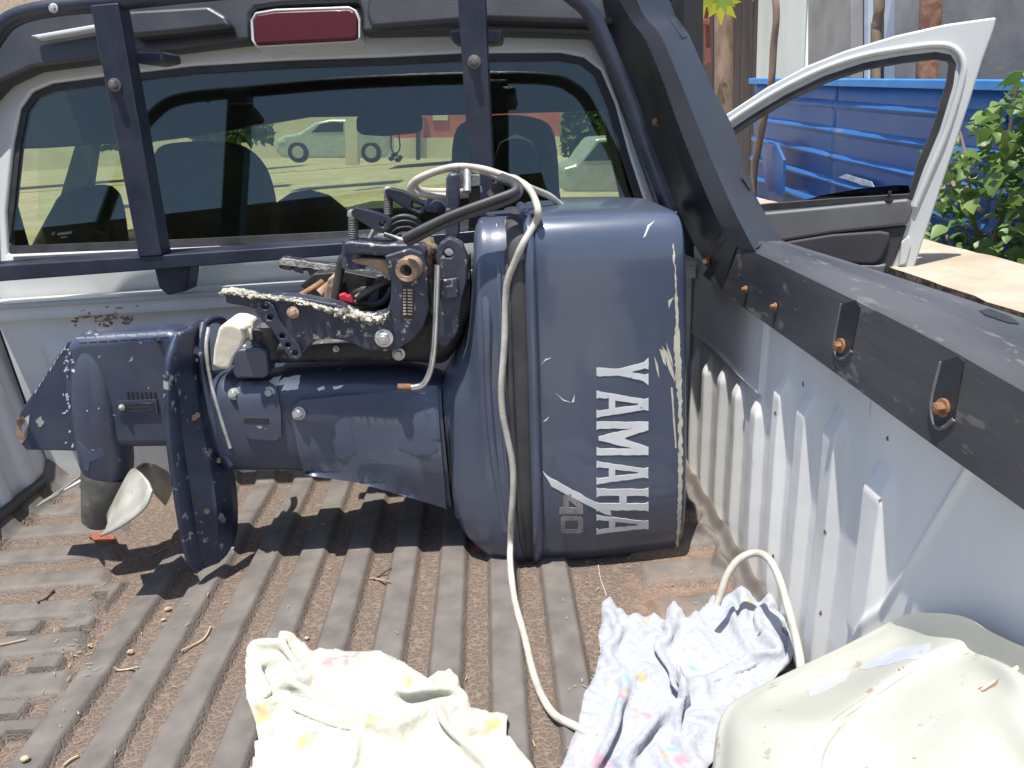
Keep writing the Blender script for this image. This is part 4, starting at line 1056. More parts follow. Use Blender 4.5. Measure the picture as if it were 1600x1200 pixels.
# label plate
lp = prism("serial_label", [(629, 447), (648, 448), (646, 499), (624, 497)], 1.2585, .002, m_rubber, bn, bevel=.0005)
for i in range(9):
    yy = 452 + i * 4.7
    prism("label_print", [(630, yy), (634 + random.uniform(0, 2), yy), (634, yy + 2.3), (630, yy + 2.3)], 1.2575, .0012, m_print, lp, bevel=0)
    prism("label_print", [(637, yy), (645 - random.uniform(0, 3), yy + .4), (645, yy + 2.7), (637, yy + 2.2)], 1.2575, .0012, m_print, lp, bevel=0)
for (bx, by, Y, rr, mt) in ((600, 528, 1.258, .011, m_bolt), (458, 488, 1.255, .007, m_tan), (623, 553, 1.30, .008, m_bolt), (525, 545, 1.30, .004, m_bolt)):
    bolt("bolt", P(bx, by, Y), (0, -1, .1), rr, mt, eng, h=.009)
# bright bent rod
tube("shift_rod", pol([(684, 414), (682, 470), (680, 520), (677, 555), (672, 580), (662, 600), (648, 605), (640, 605)], [1.255, 1.25, 1.248, 1.245, 1.243, 1.243, 1.245, 1.247]), .0056, m_chrome, eng, ns=12)
tube("rod_thread", pol([(643, 605), (622, 605)], [1.246, 1.248]), .0062, m_rust, eng, ns=12)
# rods, hoses between the clamp plates
tube("brown_rod", pol([(500, 460), (535, 432)], [1.36, 1.38]), .010, m_tan, eng)
tube("thrust_rod", pol([(470, 462), (490, 450), (505, 440)], [1.36, 1.37, 1.38]), .006, m_rust, eng)
tube("thrust_rod", pol([(556, 466), (606, 438)], [1.33, 1.35]), .006, m_hub, eng)
tube("fuel_hose", pol([(524, 468), (530, 430), (536, 404), (548, 396)], [1.32, 1.33, 1.33, 1.34]), .008, m_rubber, eng)
tube("fuel_hose", pol([(545, 470), (575, 476), (600, 470), (612, 450)], [1.34, 1.33, 1.32, 1.32]), .006, m_rubber, eng)
prism("red_clip", [(529, 461), (537, 459), (543, 463), (549, 459), (553, 468), (551, 475), (542, 472), (530, 469)], 1.30, .015, m_red, eng, bevel=.002)
lump("bracket_filling", P(585, 455, 1.42), (.07, .04, .035), m_dark, eng, seed=9)
for i, (r_, dy) in enumerate(((34, 0), (29, 4), (24, 9), (18, 13))):
    tube("hose_coil", pol([(632 + r_ * cos(a), 372 + dy - r_ * sin(a)) for a in [pi * k / 8 for k in range(9)]], [1.38 + .01 * i] * 9), .0048, m_rubber, eng, ns=8)
tube("control_link", pol([(575, 378), (590, 350), (598, 345)], [1.33] * 3), .004, m_alum, eng)
tube("control_link", pol([(600, 366), (625, 374), (640, 380)], [1.32] * 3), .004, m_alum, eng)
# long black double bar
tube("steering_bar", pol([(630, 372), (700, 338), (770, 312), (802, 300), (806, 293), (800, 287), (780, 281)], [1.22, 1.215, 1.215, 1.22, 1.23, 1.25, 1.29]), .0062, m_seal, eng, ns=12)
tube("steering_bar", pol([(636, 381), (705, 346), (775, 321), (804, 309), (812, 298), (806, 286), (784, 276)], [1.23, 1.225, 1.225, 1.225, 1.235, 1.26, 1.30]), .0062, m_seal, eng, ns=12)
tube("bar_spine", pol([(632, 378), (702, 343), (772, 317), (803, 304)], [1.23, 1.225, 1.225, 1.23]), .005, m_rubber, eng, ns=10)
lathe("cable_end", P(770, 300, 1.33), P(785, 290, 1.33), [(0, .012), (1, .012)], m_dark, eng)
lathe("cable_boot", P(684, 330, 1.40), P(684, 300, 1.40), [(0, .02), (.3, .024), (.8, .018), (1, 0)], m_engine2, eng)

# ================================================================== WHITE CABLE
rc_ = .0058
def oncow(px, py): return on(low_t, px, py, rc_ * .9, 1.2)
path = [P(745, 303, 1.36), P(700, 306, 1.37), P(660, 304, 1.37), P(641, 296, 1.36), P(650, 281, 1.35), P(680, 268, 1.34), P(715, 260, 1.33), P(755, 264, 1.32), P(795, 277, 1.30), P(818, 287, 1.27), P(832, 303, 1.24), P(841, 330, 1.205)]
path += [oncow(*p) for p in ((838, 352), (822, 380), (806, 408), (797, 440), (790, 480), (789, 530), (786, 575), (784, 610), (787, 650), (795, 690), (802, 730), (802, 770), (799, 810), (798, 845))]
p_last = path[-1]
path += [P(797, 870, 1.20), P(799, 900, 1.14)]
def onfl(px, py, off=rc_): return on(floor_tree, px, py, off + .002, 1)
path += [onfl(*p) for p in ((806, 950), (814, 1000), (824, 1045), (845, 1090), (875, 1120), (905, 1145), (940, 1170))]
cable = mesh("white_cable", *tube_geo(path, rc_, ns=10, n=6), m_cord, None, angle=60)
cable.name = "cable"
tag(cable, "dirty white cord looped over the motor clamp, trailing down the cowl and floor", "cable")
V1 = tube_geo([P(878, 322, 1.40), P(858, 306, 1.38), P(825, 292, 1.34), P(805, 279, 1.31), P(785, 279, 1.32), P(775, 292, 1.34), P(765, 303, 1.35)], rc_, ns=10)
V2 = tube_geo([P(752, 296, 1.37), P(700, 299, 1.39), P(662, 298, 1.38), P(648, 290, 1.37), P(660, 278, 1.36), P(690, 266, 1.35), P(725, 262, 1.35), P(762, 270, 1.34), P(790, 284, 1.33)], rc_, ns=10)
c2_ = [P(1120, 945, .97), P(1128, 922, .98), P(1138, 895, .99), P(1156, 873, 1.0), P(1180, 864, 1.0), P(1200, 872, .98), P(1216, 900, .95), P(1230, 945, .91), P(1242, 990, .87), P(1250, 1030, .83), P(1254, 1075, .79)]
V3 = tube_geo(c2_, rc_, ns=10)
for g__ in (V1, V2, V3): pass
vv, ff = join(V1, V2)
c_l = mesh("cable_coil", vv, ff, m_cord, cable, angle=60)
cb = mesh("cable", *V3, m_cord, None, angle=60)
tag(cb, "dirty white cord arching from the blue cloth to the white container", "cable")

# ================================================================== CLOTHS
def cloth(name, outline_px, zbase, folds, hfun, color, mat, step=.0052, bulk=.03, fdir=(0, 1), gather=.25, stiff=.5):
    outline = [PZ(zbase).at(*p) for p in outline_px]
    poly = densify([(v.x, v.y) for v in outline], step, .0)
    poly = [(x + .0016 * noise.noise(Vector((x * 90, y * 90, 1))), y + .0016 * noise.noise(Vector((x * 90, y * 90, 7)))) for x, y in poly]
    ov, tri = cdt([poly], step)
    rs = np.random.RandomState(int(abs(folds[0][4]) * 10 + 3))
    N = len(ov); X = np.zeros((N, 3)); E0 = np.zeros(N); cols = []
    for i, v in enumerate(ov):
        d = edist(v.x, v.y, poly); e = ss(0, .045, d); E0[i] = e
        z = .023 + bulk * (e ** .6) * (.6 + .5 * noise.noise(Vector((v.x * 6, v.y * 6, 2)))) + .8 * hfun(v.x, v.y) * e
        X[i] = (v.x, v.y, z); cols.append(color(v.x, v.y))
    tri = [list(t) for t in tri]
    ed = {}
    for t in tri:
        for k in range(3): ed.setdefault(tuple(sorted((t[k], t[(k + 1) % 3]))), []).append(t[(k + 2) % 3])
    A = np.array(list(ed.keys())); Bn = np.array([v for v in ed.values() if len(v) == 2])
    X0 = X.copy()
    def restlen(A_):
        dv = X0[A_[:, 0]] - X0[A_[:, 1]]; L_ = np.linalg.norm(dv, axis=1)
        c_ = (X0[A_[:, 0], :2] + X0[A_[:, 1], :2]) / 2
        amt = np.array([.5 + .5 * noise.noise(Vector((x * 7, y * 7, 50 + folds[0][4]))) for x, y in c_])
        al = np.abs((dv[:, 0] * fdir[0] + dv[:, 1] * fdir[1]) / np.maximum(L_, 1e-9)) ** 2
        return L_ * (1 + gather * (.25 + 1.1 * amt) * (.25 + .75 * al))
    LA, LB = restlen(A), restlen(Bn)
    onb = np.zeros(N, bool)
    for k_, v_ in ed.items():
        if len(v_) == 1: onb[k_[0]] = onb[k_[1]] = True
    zmin = np.zeros(N)
    for i, v in enumerate(ov):
        h_ = floor_tree.ray_cast(Vector((v.x, v.y, .5)), Vector((0, 0, -1))); zmin[i] = (h_[0].z if h_[0] is not None else .016) + .006
    zmin = np.maximum(zmin, .0195)
    X[:, 2] += rs.normal(0, .0022, N) * (.3 + E0)
    vel = np.zeros_like(X); deg = np.zeros(N)
    np.add.at(deg, A.ravel(), 1); degB = np.zeros(N); np.add.at(degB, Bn.ravel(), 1)
    for it in range(170):
        Xp = X.copy(); X = X + vel * .86; X[:, 2] -= .00007
        for sub in range(5):
            for (A_, L_, dg, st, onlyc) in ((A, LA, deg, 1.0, False), (Bn, LB, degB, stiff, True)):
                dv = X[A_[:, 1]] - X[A_[:, 0]]; ln = np.linalg.norm(dv, axis=1) + 1e-9
                c = (ln - L_) / ln * .5 * st
                if onlyc: c = np.minimum(c, 0)
                co = dv * c[:, None]; acc = np.zeros_like(X)
                np.add.at(acc, A_[:, 0], co); np.add.at(acc, A_[:, 1], -co)
                X += acc / np.maximum(dg, 1)[:, None] * 1.6
            X[:, 2] = np.maximum(X[:, 2], zmin)
            X[onb, :2] = X0[onb, :2]
            X[onb, 2] = np.clip(X[onb, 2], zmin[onb], .05)
        vel = X - Xp; mv = np.linalg.norm(vel, axis=1); vel *= np.minimum(1, .004 / np.maximum(mv, 1e-9))[:, None]
    for it in range(1):
        acc = np.zeros_like(X); np.add.at(acc, A[:, 0], X[A[:, 1]]); np.add.at(acc, A[:, 1], X[A[:, 0]])
        X[~onb] = .5 * X[~onb] + .5 * (acc / deg[:, None])[~onb]
    V = [Vector(p) for p in X]
    o = mesh(name, V, [list(t) for t in tri], mat, None, angle=180, solid=.0016)
    ca = o.data.color_attributes.new("print", 'FLOAT_COLOR', 'POINT')
    for i, c in enumerate(cols): ca.data[i].color = (*c, 1)
    GEO[o.name] = (V, [list(t) for t in tri])
    return o
def crease(pts, w, amp, zb=.03):
    q = [PZ(zb).at(*p) for p in pts]; q = [(v.x, v.y) for v in q]
    def f(x, y):
        d = min(seg_d(x, y, q[i], q[i + 1]) for i in range(len(q) - 1))
        return amp * math.exp(-(d / w) ** 2)
    return f
cr1 = [crease([(400, 1000), (400, 1060), (420, 1110)], .018, .030), crease([(440, 990), (480, 1040), (470, 1075)], .02, .035), crease([(450, 1010), (600, 1020), (700, 1050)], .02, .012), crease([(470, 1070), (560, 1090), (690, 1075)], .025, .02),
       crease([(440, 1105), (520, 1140), (600, 1150), (650, 1120)], .010, .024), crease([(440, 1115), (520, 1150), (600, 1160)], .007, -.018), crease([(650, 1080), (712, 1045), (740, 1120), (800, 1170)], .014, .028), crease([(690, 1090), (750, 1160)], .010, -.02),
       crease([(415, 1050), (432, 1080), (425, 1095)], .007, -.030), crease([(540, 1160), (560, 1220)], .012, .018), crease([(700, 1120), (760, 1200)], .012, .018)]
cr2 = [crease([(1045, 960), (1040, 1010), (1060, 1060), (1075, 1090)], .010, .030), crease([(1038, 990), (1055, 1050), (1072, 1075)], .006, -.024), crease([(1060, 1060), (1130, 1060), (1220, 1030)], .020, .025), crease([(1080, 1090), (1160, 1085), (1210, 1050)], .008, .018),
       crease([(1075, 1105), (1150, 1100), (1200, 1070)], .007, -.018), crease([(1000, 1190), (1040, 1130), (1090, 1080)], .012, .028), crease([(1010, 1190), (1050, 1130)], .006, -.018), crease([(945, 940), (950, 1000), (930, 1060)], .014, .014),
       crease([(1130, 950), (1160, 1010), (1190, 1040)], .010, .014), crease([(1080, 970), (1110, 1010)], .008, .012), crease([(930, 1190), (960, 1110), (980, 1060)], .012, .012), crease([(1190, 940), (1225, 1000), (1210, 1060)], .02, .02)]
def flowers(spots, base, tint=None):
    S = []
    for (px, py, r_, c) in spots:
        v = PZ(.035).at(px, py); S.append((v.x, v.y, r_, c))
    def f(x, y):
        c = Vector(base)
        c = c * (1 + .03 * noise.noise(Vector((x * 8, y * 8, 3))))
        for (sx, sy, r_, fc) in S:
            d = math.hypot(x - sx, y - sy); a = math.atan2(y - sy, x - sx)
            rr = r_ * (.72 + .28 * cos(5 * a + sx * 40)) * (1 + .35 * noise.noise(Vector((x * 70, y * 70, 0))))
            k = (1 - ss(rr * .75, rr * 1.05, d)) * .75
            c = c.lerp(Vector(fc), k)
        return c
    return f
pink, yel, grn, blu, tea = (.50, .22, .27), (.52, .38, .12), (.24, .40, .27), (.27, .42, .50), (.16, .40, .34)
f1 = flowers([(545, 1018, .022, pink), (520, 1025, .014, pink), (565, 1022, .010, yel), (405, 1110, .016, yel), (570, 1135, .018, yel), (415, 1138, .008, grn), (600, 1130, .010, tea), (612, 1125, .012, blu), (665, 1075, .006, blu), (690, 1020, .012, pink),
              (460, 1160, .012, yel), (475, 1150, .008, grn), (540, 1045, .006, grn), (640, 1050, .012, yel), (710, 1100, .010, pink), (640, 1110, .010, pink), (740, 1090, .010, grn), (775, 1125, .012, yel), (480, 1020, .010, blu), (520, 1080, .010, blu)], (.47, .465, .395))
f2 = flowers([(965, 1055, .010, tea), (972, 1065, .012, blu), (990, 1050, .010, yel), (958, 1090, .010, pink), (965, 1085, .007, yel), (955, 1105, .007, tea), (935, 1188, .014, pink), (960, 1180, .010, pink), (1080, 1072, .009, tea), (1090, 1065, .007, yel), (1140, 938, .008, tea),
              (1065, 1165, .006, tea), (1075, 1180, .010, pink), (1055, 1178, .008, yel), (1132, 1034, .004, (.6, .15, .2)), (1085, 1025, .006, tea), (1170, 936, .006, yel), (1000, 1100, .010, pink), (1010, 960, .008, yel)], (.38, .40, .455))
out1 = [(382, 1022), (388, 1002), (402, 996), (430, 997), (440, 983), (452, 981), (468, 992), (484, 1008), (590, 1010), (622, 1024), (668, 1051), (690, 1045), (700, 1038), (711, 1048), (722, 1074), (735, 1095), (764, 1104), (788, 1108), (794, 1120), (790, 1142), (818, 1172), (846, 1210), (870, 1290), (380, 1290), (385, 1210), (402, 1150), (398, 1120), (384, 1085)]
cl1 = cloth("cream_floral_cloth", out1, .03, [(.3, 1, 7, .012, 1), (1, .5, 9, .010, 5), (.8, -.6, 14, .006, 8)], lambda x, y: sum(f(x, y) for f in cr1), f1, m_cloth1, bulk=.022, fdir=(.35, .94), gather=.30, stiff=.55)
tag(cl1, "crumpled cream floral bed cloth on the ridged floor, bottom centre", "cloth")
out2 = [(940, 936), (950, 932), (964, 944), (980, 953), (1010, 956), (1040, 960), (1043, 945), (1055, 940), (1066, 948), (1072, 957), (1092, 950), (1110, 932), (1140, 928), (1170, 929), (1190, 940), (1205, 935), (1216, 946), (1224, 975), (1232, 1010), (1228, 1040), (1210, 1062), (1180, 1090), (1150, 1130), (1120, 1170), (1100, 1200), (1090, 1290), (850, 1290), (872, 1200), (890, 1160), (905, 1120), (912, 1080), (928, 1050), (938, 1010), (934, 985), (940, 965)]
cl2 = cloth("blue_floral_cloth", out2, .03, [(1, -.3, 9, .011, 31), (.7, .7, 14, .008, 35), (1, 0, 22, .005, 38)], lambda x, y: sum(f(x, y) for f in cr2), f2, m_cloth2, bulk=.030, fdir=(.93, -.35), gather=.42, stiff=.4)
tag(cl2, "pale blue floral cloth heaped between the cord and the white container", "cloth")

# ================================================================== WHITE PLASTIC CONTAINER (near right corner)
m_can = M("aged_white_plastic", (.40, .405, .35), (.47, .475, .43), rough=.42, rough2=.55, scale=7, specks=(.33, .30, .23), speck_scale=30, speck_amt=.36, spec=.4)
rows = [
    [(1112, 1290, .52, .02), (1112, 1200, .56, .03), (1135, 1125, .60, .05), (1180, 1088, .67, .05), (1250, 1062, .72, .05), (1330, 1040, .76, .04), (1400, 1010, .76, .06), (1450, 990, .75, .08), (1530, 990, .72, .10), (1600, 1030, .70, .10), (1720, 1080, .66, .10)],
]
top = [(1128, 1290, .50), (1128, 1200, .545), (1140, 1118, .60), (1185, 1082, .64), (1252, 1048, .67), (1330, 1012, .68), (1395, 980, .68), (1440, 966, .665), (1515, 975, .585), (1560, 1000, .545), (1620, 1030, .515), (1740, 1080, .48)]
def PL_(px, py, Y):
    v = P(px, py, Y); return v if v.x < .408 else PX(.408).at(px, py)
l0 = [PL_(px, py, Y) for px, py, Y in top]
lskirt = [Vector((v.x, v.y + .03, .02)) for v in l0]
lskm = [Vector((v.x - .004, v.y + .018, v.z - .03)) for v in l0]
l1p = [(1165, 1290, .47), (1165, 1200, .515), (1180, 1130, .56), (1225, 1100, .60), (1290, 1072, .63), (1360, 1036, .635), (1420, 1006, .635), (1465, 988, .63), (1530, 997, .560), (1575, 1018, .53), (1640, 1048, .50), (1750, 1100, .465)]
l2p = [(1275, 1290, .44), (1272, 1190, .49), (1290, 1145, .52), (1320, 1115, .545), (1365, 1078, .565), (1420, 1040, .575), (1470, 1015, .575), (1510, 1005, .575), (1560, 1022, .535), (1600, 1042, .51), (1670, 1080, .485), (1780, 1130, .45)]
l3p = [(1330, 1330, .41), (1340, 1240, .45), (1360, 1200, .47), (1400, 1165, .485), (1450, 1130, .495), (1500, 1095, .50), (1545, 1065, .505), (1580, 1050, .495), (1620, 1070, .48), (1660, 1095, .465), (1730, 1130, .44), (1820, 1180, .42)]
l4p = [(1420, 1420, .36), (1430, 1340, .39), (1450, 1300, .40), (1490, 1260, .41), (1530, 1225, .42), (1580, 1190, .43), (1620, 1160, .43), (1660, 1150, .43), (1700, 1170, .42), (1740, 1195, .41), (1800, 1230, .40), (1880, 1280, .39)]
LL = [[PL_(*q) for q in lp_] for lp_ in (l1p, l2p, l3p, l4p)]
for v in LL[1]: v.z += .004
LL.insert(2, [a.lerp(b_, .25) - Vector((0, 0, .006)) for a, b_ in zip(LL[1], LL[2])])
def clampx(lst, m_):
    return [Vector((min(v.x, m_), v.y, v.z)) for v in lst]
can = strip("white_container", [lskirt, lskm, l0] + LL + [[v + Vector((.0, -.16, -.03)) for v in LL[-1]]], m_can, None, sub=6, angle=60, cross=5)
tag(can, "large faded white moulded container with peeling patches, bottom right corner", "container")
can_t = bvh(can)
m_peel = M("grey_peeled_patch", (.42, .46, .54), (.50, .54, .60), rough=.5, scale=30)
for q in ([(1342, 1045), (1370, 1028), (1405, 1012), (1455, 1004), (1452, 1018), (1446, 1032), (1420, 1030), (1385, 1040), (1355, 1046)], [(1262, 1078), (1285, 1058), (1310, 1048), (1328, 1049), (1322, 1062), (1290, 1078), (1265, 1088)]):
    patch("peeled_patch", q, can_t, .0004, m_peel, can, step=10, jit=.8)
def seamline(pts, r_=.0022, mat=m_tape): tube("mould_seam", [on(can_t, *p, -r_ * .8, .5) for p in pts], r_, mat, can, ns=6)
seamline([(1270, 1200), (1275, 1165), (1300, 1130), (1360, 1085), (1430, 1040), (1480, 1010)], .003, m_can)
seamline([(1345, 1200), (1440, 1140), (1530, 1080), (1590, 1042)], .0020, m_tape)
seamline([(1480, 1200), (1500, 1185), (1520, 1179), (1535, 1186), (1545, 1200)], .0014, m_tape)
for q in ([(1352, 1082), (1360, 1075), (1366, 1078), (1358, 1084)], [(1402, 1047), (1406, 1044), (1407, 1049)], [(1528, 1076), (1552, 1068), (1562, 1060), (1556, 1072), (1535, 1082)]):
    patch("dirt_mark", q, can_t, .0003, m_tan, can, step=8, jit=.5, dens=4)

for _ in range(26):
    t = random.random(); base_ = random.random()
    if base_ < .5: px, py = 1345 + 245 * t + random.gauss(0, 5), 1200 - 160 * t + random.gauss(0, 4)
    elif base_ < .75: px, py = 1360 + 60 * t + random.gauss(0, 4), 1080 - 42 * t + random.gauss(0, 3)
    else: px, py = random.uniform(1160, 1590), random.uniform(1060, 1195)
    patch("scuff_mark", blob(px, py, random.uniform(.8, 4), random.uniform(.6, 1.6)), can_t, .0003, random.choice([m_tan, m_peel, m_tape]), can, step=9, dens=4)
# ================================================================== CONCRETE SLAB, FENCE, BUILDINGS, PLANTS
slab = thing("concrete_wall", "low rough block wall topped with a pale slab beside the truck door", "wall", (1.5, 3, -.75))
V = []; Fc = []
nx_, ny_ = 8, 90
for j in range(ny_ + 1):
    for i in range(nx_ + 1):
        y = .6 + 6.4 * j / ny_; x = 1.32 + .37 * i / nx_
        if i == 0: x += .012 * fbm(y * 9, 1)
        V.append((x, y, .25 + .004 * fbm(x * 8, y * 8)))
base = len(V)
for (dz, dx) in ((-.035, .0), (-.09, .01), (-1.0, .0)):
    for j in range(ny_ + 1):
        y = .6 + 6.4 * j / ny_; V.append((1.32 + dx + .02 * fbm(y * 16, dz * 40), y, .25 + dz + .008 * fbm(y * 20, dz)))
Fc = [[j * (nx_ + 1) + i, j * (nx_ + 1) + i + 1, (j + 1) * (nx_ + 1) + i + 1, (j + 1) * (nx_ + 1) + i] for j in range(ny_) for i in range(nx_)]
mesh("slab_top", V[:base], Fc, m_slab, slab, angle=40)
side = []
rowsz = [[Vector(V[j * (nx_ + 1)]) for j in range(ny_ + 1)]] + [[Vector(V[base + r_ * (ny_ + 1) + j]) for j in range(ny_ + 1)] for r_ in range(3)]
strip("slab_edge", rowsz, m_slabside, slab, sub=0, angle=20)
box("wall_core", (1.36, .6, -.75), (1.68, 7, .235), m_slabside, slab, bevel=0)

def ztop(y): return .812 + .0604 * (y - 3.217)
fence = thing("metal_fence", "bright blue corrugated sheet metal fence behind the open truck door", "fence", (2.25, 4, -.75))
FXx = 2.2
prof = []
h = 0.0
while h < 1.5:
    prof += [(h, 0), (h + .095, 0), (h + .105, -.012), (h + .120, -.022), (h + .135, -.012), (h + .145, 0)]; h += .155
for si, (ya, yb) in enumerate(((1.6, 3.3), (3.28, 4.95), (4.93, 6.46))):
    V = []; n_ = 24
    for j in range(n_ + 1):
        y = ya + (yb - ya) * j / n_
        for (hh, dx) in prof:
            V.append((FXx + dx + .020 * fbm(y * 1.6, hh * 3, si) + si * .004, y, ztop(y) - .03 - hh))
    W_ = len(prof)
    Fc = [[j * W_ + i, j * W_ + i + 1, (j + 1) * W_ + i + 1, (j + 1) * W_ + i] for j in range(n_) for i in range(W_ - 1)]
    mesh("metal_sheet", V, Fc, m_fence, fence, angle=30, solid=.002)
V = []
for y in (1.6, 6.5):
    for (dx, dz) in ((-.03, -.04), (.03, -.04), (.03, .0), (-.03, .0)): V.append((FXx + dx, y, ztop(y) + dz))
mesh("top_rail", V, [[0, 1, 2, 3], [7, 6, 5, 4], [0, 4, 5, 1], [1, 5, 6, 2], [2, 6, 7, 3], [3, 7, 4, 0]], m_fencetop, fence, bevel=.004)
f_t = BVHTree.FromPolygons([Vector((FXx - .03, 0, -2)), Vector((FXx - .03, 9, -2)), Vector((FXx - .03, 9, 3)), Vector((FXx - .03, 0, 3))], [[0, 1, 2, 3]])
patch("paint_scuff", [(1310, 277), (1322, 272), (1362, 284), (1366, 292), (1350, 290)], f_t, .002, m_scuff, fence, step=8, jit=1.5, fallY=4)
# blue sheet offcuts leaning on fence
for i, (pp, Xo, lab) in enumerate((([(1190, 235), (1198, 222), (1212, 226), (1216, 300), (1196, 300)], 2.08, "folded blue metal offcut leaning left of the fence, taller piece"), ([(1206, 230), (1212, 224), (1224, 250), (1222, 306), (1212, 304)], 2.02, "narrow blue metal offcut propped beside the taller offcut"))):
    o = prism("metal_offcut", pp, PX(Xo), .02, m_fence, None, bevel=.003); tag(o, lab, "metal offcut")

bld = thing("concrete_building", "grey rendered building standing behind the blue fence", "building", (3.3, 5, -.75))
prism("wall", [(1398, -160), (1398, 200), (1900, 260), (1900, -160)], PX(3.0), .3, m_conc, bld, bevel=0)
prism("wall", [(1262, -160), (1262, 200), (1330, 200), (1330, -160)], PX(3.02), .3, m_conc, bld, bevel=.01)
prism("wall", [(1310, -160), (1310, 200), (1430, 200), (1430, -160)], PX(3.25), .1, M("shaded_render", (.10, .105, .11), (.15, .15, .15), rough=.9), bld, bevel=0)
m_pipe = M("pale_blue_frame", (.40, .48, .60), (.5, .57, .66), rough=.5)
for (a, b_) in ((1327, 1334), (1338, 1344), (1350, 1357), (1381, 1398)):
    prism("window_bar", [(a, -160), (a, 190), (b_, 190), (b_, -160)], PX(3.1), .04, m_pipe, bld, bevel=.004)
ws_ = thing("roofing_sheet", "tall white corrugated roofing sheet wall left of the grey building", "metal sheet", (3.1, 8, -.75))
yA, yB = PX(3.05).at(1184, 100).y, PX(3.05).at(1256, 100).y
V = []; n_ = 160
for j in range(n_ + 1):
    y = yB + (yA - yB) * j / n_
    for z in (-.75, 3.5): V.append((3.05 + .018 * sin(j * 2 * pi / 8), y, z))
mesh("corrugated_sheet", V, [[2 * j, 2 * j + 1, 2 * j + 3, 2 * j + 2] for j in range(n_)], m_wsheet, ws_, angle=60)
shed = thing("dark_shed", "dark brown boarded shed behind the papaya trunk", "shed", (3.3, 11, -.75))
y1s, y2s = PX(3.1).at(1085, 100).y, PX(3.1).at(1184, 100).y
k = 0; y = y2s
while y < 15:
    wdt = .22; V, Fc = box_geo((3.1 + random.uniform(0, .02), y, -.75), (3.14, y + wdt - .012, 3.6)); mesh("board", V, Fc, m_shed, shed, bevel=0); y += wdt
box("backing", (3.15, y2s, -.75), (3.3, 15, 3.6), m_shed, shed, bevel=0)
rf = thing("brown_shelter", "red brown timber shelter with blue cloth behind the cab top", "shelter", (2.6, 10, -.75))
prism("post", [(1058, -60), (1070, -60), (1096, 120), (1084, 120)], 9.5, .1, m_brownp, rf, bevel=.01)
prism("post", [(1100, -60), (1108, -60), (1112, 100), (1104, 100)], 9.6, .1, m_brownp, rf, bevel=.01)
prism("beam", [(1030, -20), (1110, -10), (1110, 2), (1030, -6)], 9.55, .1, m_brownp, rf, bevel=.01)
prism("beam", [(1040, 22), (1110, 30), (1110, 40), (1040, 32)], 9.55, .1, m_brownp, rf, bevel=.01)
prism("cloth", [(1050, 0), (1080, 2), (1078, 26), (1056, 22)], 9.7, .02, m_fence, rf, bevel=0)

# trees
def trunk_tree(name, label, pts, r_, mat, cat="tree"):
    t = thing(name, label, cat, pts[0]); tube("trunk", pts, r_, mat, t, ns=16, n=8); return t
X1 = PX(2.55)
pap = trunk_tree("papaya_tree", "thick grey brown trunk with yellow green hanging leaves above the door", [Vector((X1.at(1131, 100).x, X1.at(1131, 100).y, -.75)), X1.at(1131, 165), X1.at(1131, 60), X1.at(1130, -30), X1.at(1130, -160)], [.10, .10, .095, .09, .08], m_bark)
def lobed_leaf(c, size, down, nm, par, mat):
    # papaya-like: deeply lobed, drooping
    V = [Vector((0, 0, 0))]; n_ = 18
    for i in range(n_ + 1):
        a = -pi * .95 + pi * 1.9 * i / n_; r_ = size * (1 if i % 2 == 0 else .55) * (.65 + .35 * cos(a))
        V.append(Vector((sin(a) * r_, -.2 * r_, -cos(a) * r_ - .0)))
    V = [v + c for v in V]; Fc = [[0, i, i + 1] for i in range(1, n_ + 1)]
    rot = Matrix.Rotation(down, 3, 'Y')
    V = [c + rot @ (v - c) for v in V]
    return mesh(nm, V, Fc, mat, par, smooth=False, solid=.001)
for (px, py, s_, a) in ((1112, -8, .24, .3), (1152, -4, .25, -.35), (1100, -10, .2, .7), (1166, -8, .17, -.6), (1118, -20, .22, 0), (1145, -16, .24, .5)):
    lobed_leaf(X1.at(px, py) + Vector((random.uniform(-.25, -.1), 0, 0)), s_, a, "leaf", pap, m_papaya)
for (px, py, s_, a) in ((1085, -60, .4, .9), (1180, -60, .4, -.9), (1130, -90, .5, 0.1)):
    lobed_leaf(X1.at(px, py), s_, a, "leaf", pap, m_papaya)
X2 = PX(1.95)
p0 = X2.at(1176, 300)
thin = trunk_tree("thin_tree", "thin bent trunk standing in front of the white sheet and blue fence", [Vector((p0.x, p0.y, -.75)), X2.at(1177, 290), X2.at(1184, 235), X2.at(1196, 175), X2.at(1205, 130), X2.at(1209, 70), X2.at(1213, 20), X2.at(1208, -40), X2.at(1205, -160)], [.03, .026, .025, .024, .023, .023, .022, .022, .02], m_bark)
X3 = PX(2.6)
t3 = trunk_tree("palm_tree", "rough reddish brown trunk rising behind the fence above the door", [X3.at(1446, 800), X3.at(1448, 140), X3.at(1452, 60), X3.at(1455, 0), X3.at(1456, -160)], [.06, .058, .058, .06, .055], m_bark2)
t4 = trunk_tree("pruned_tree", "slim pale trunk before the pale blue window bars", [X3.at(1366, 800), X3.at(1368, 120), X3.at(1370, 40), X3.at(1374, 5), X3.at(1372, -100)], [.035, .032, .03, .034, .03], m_bark)

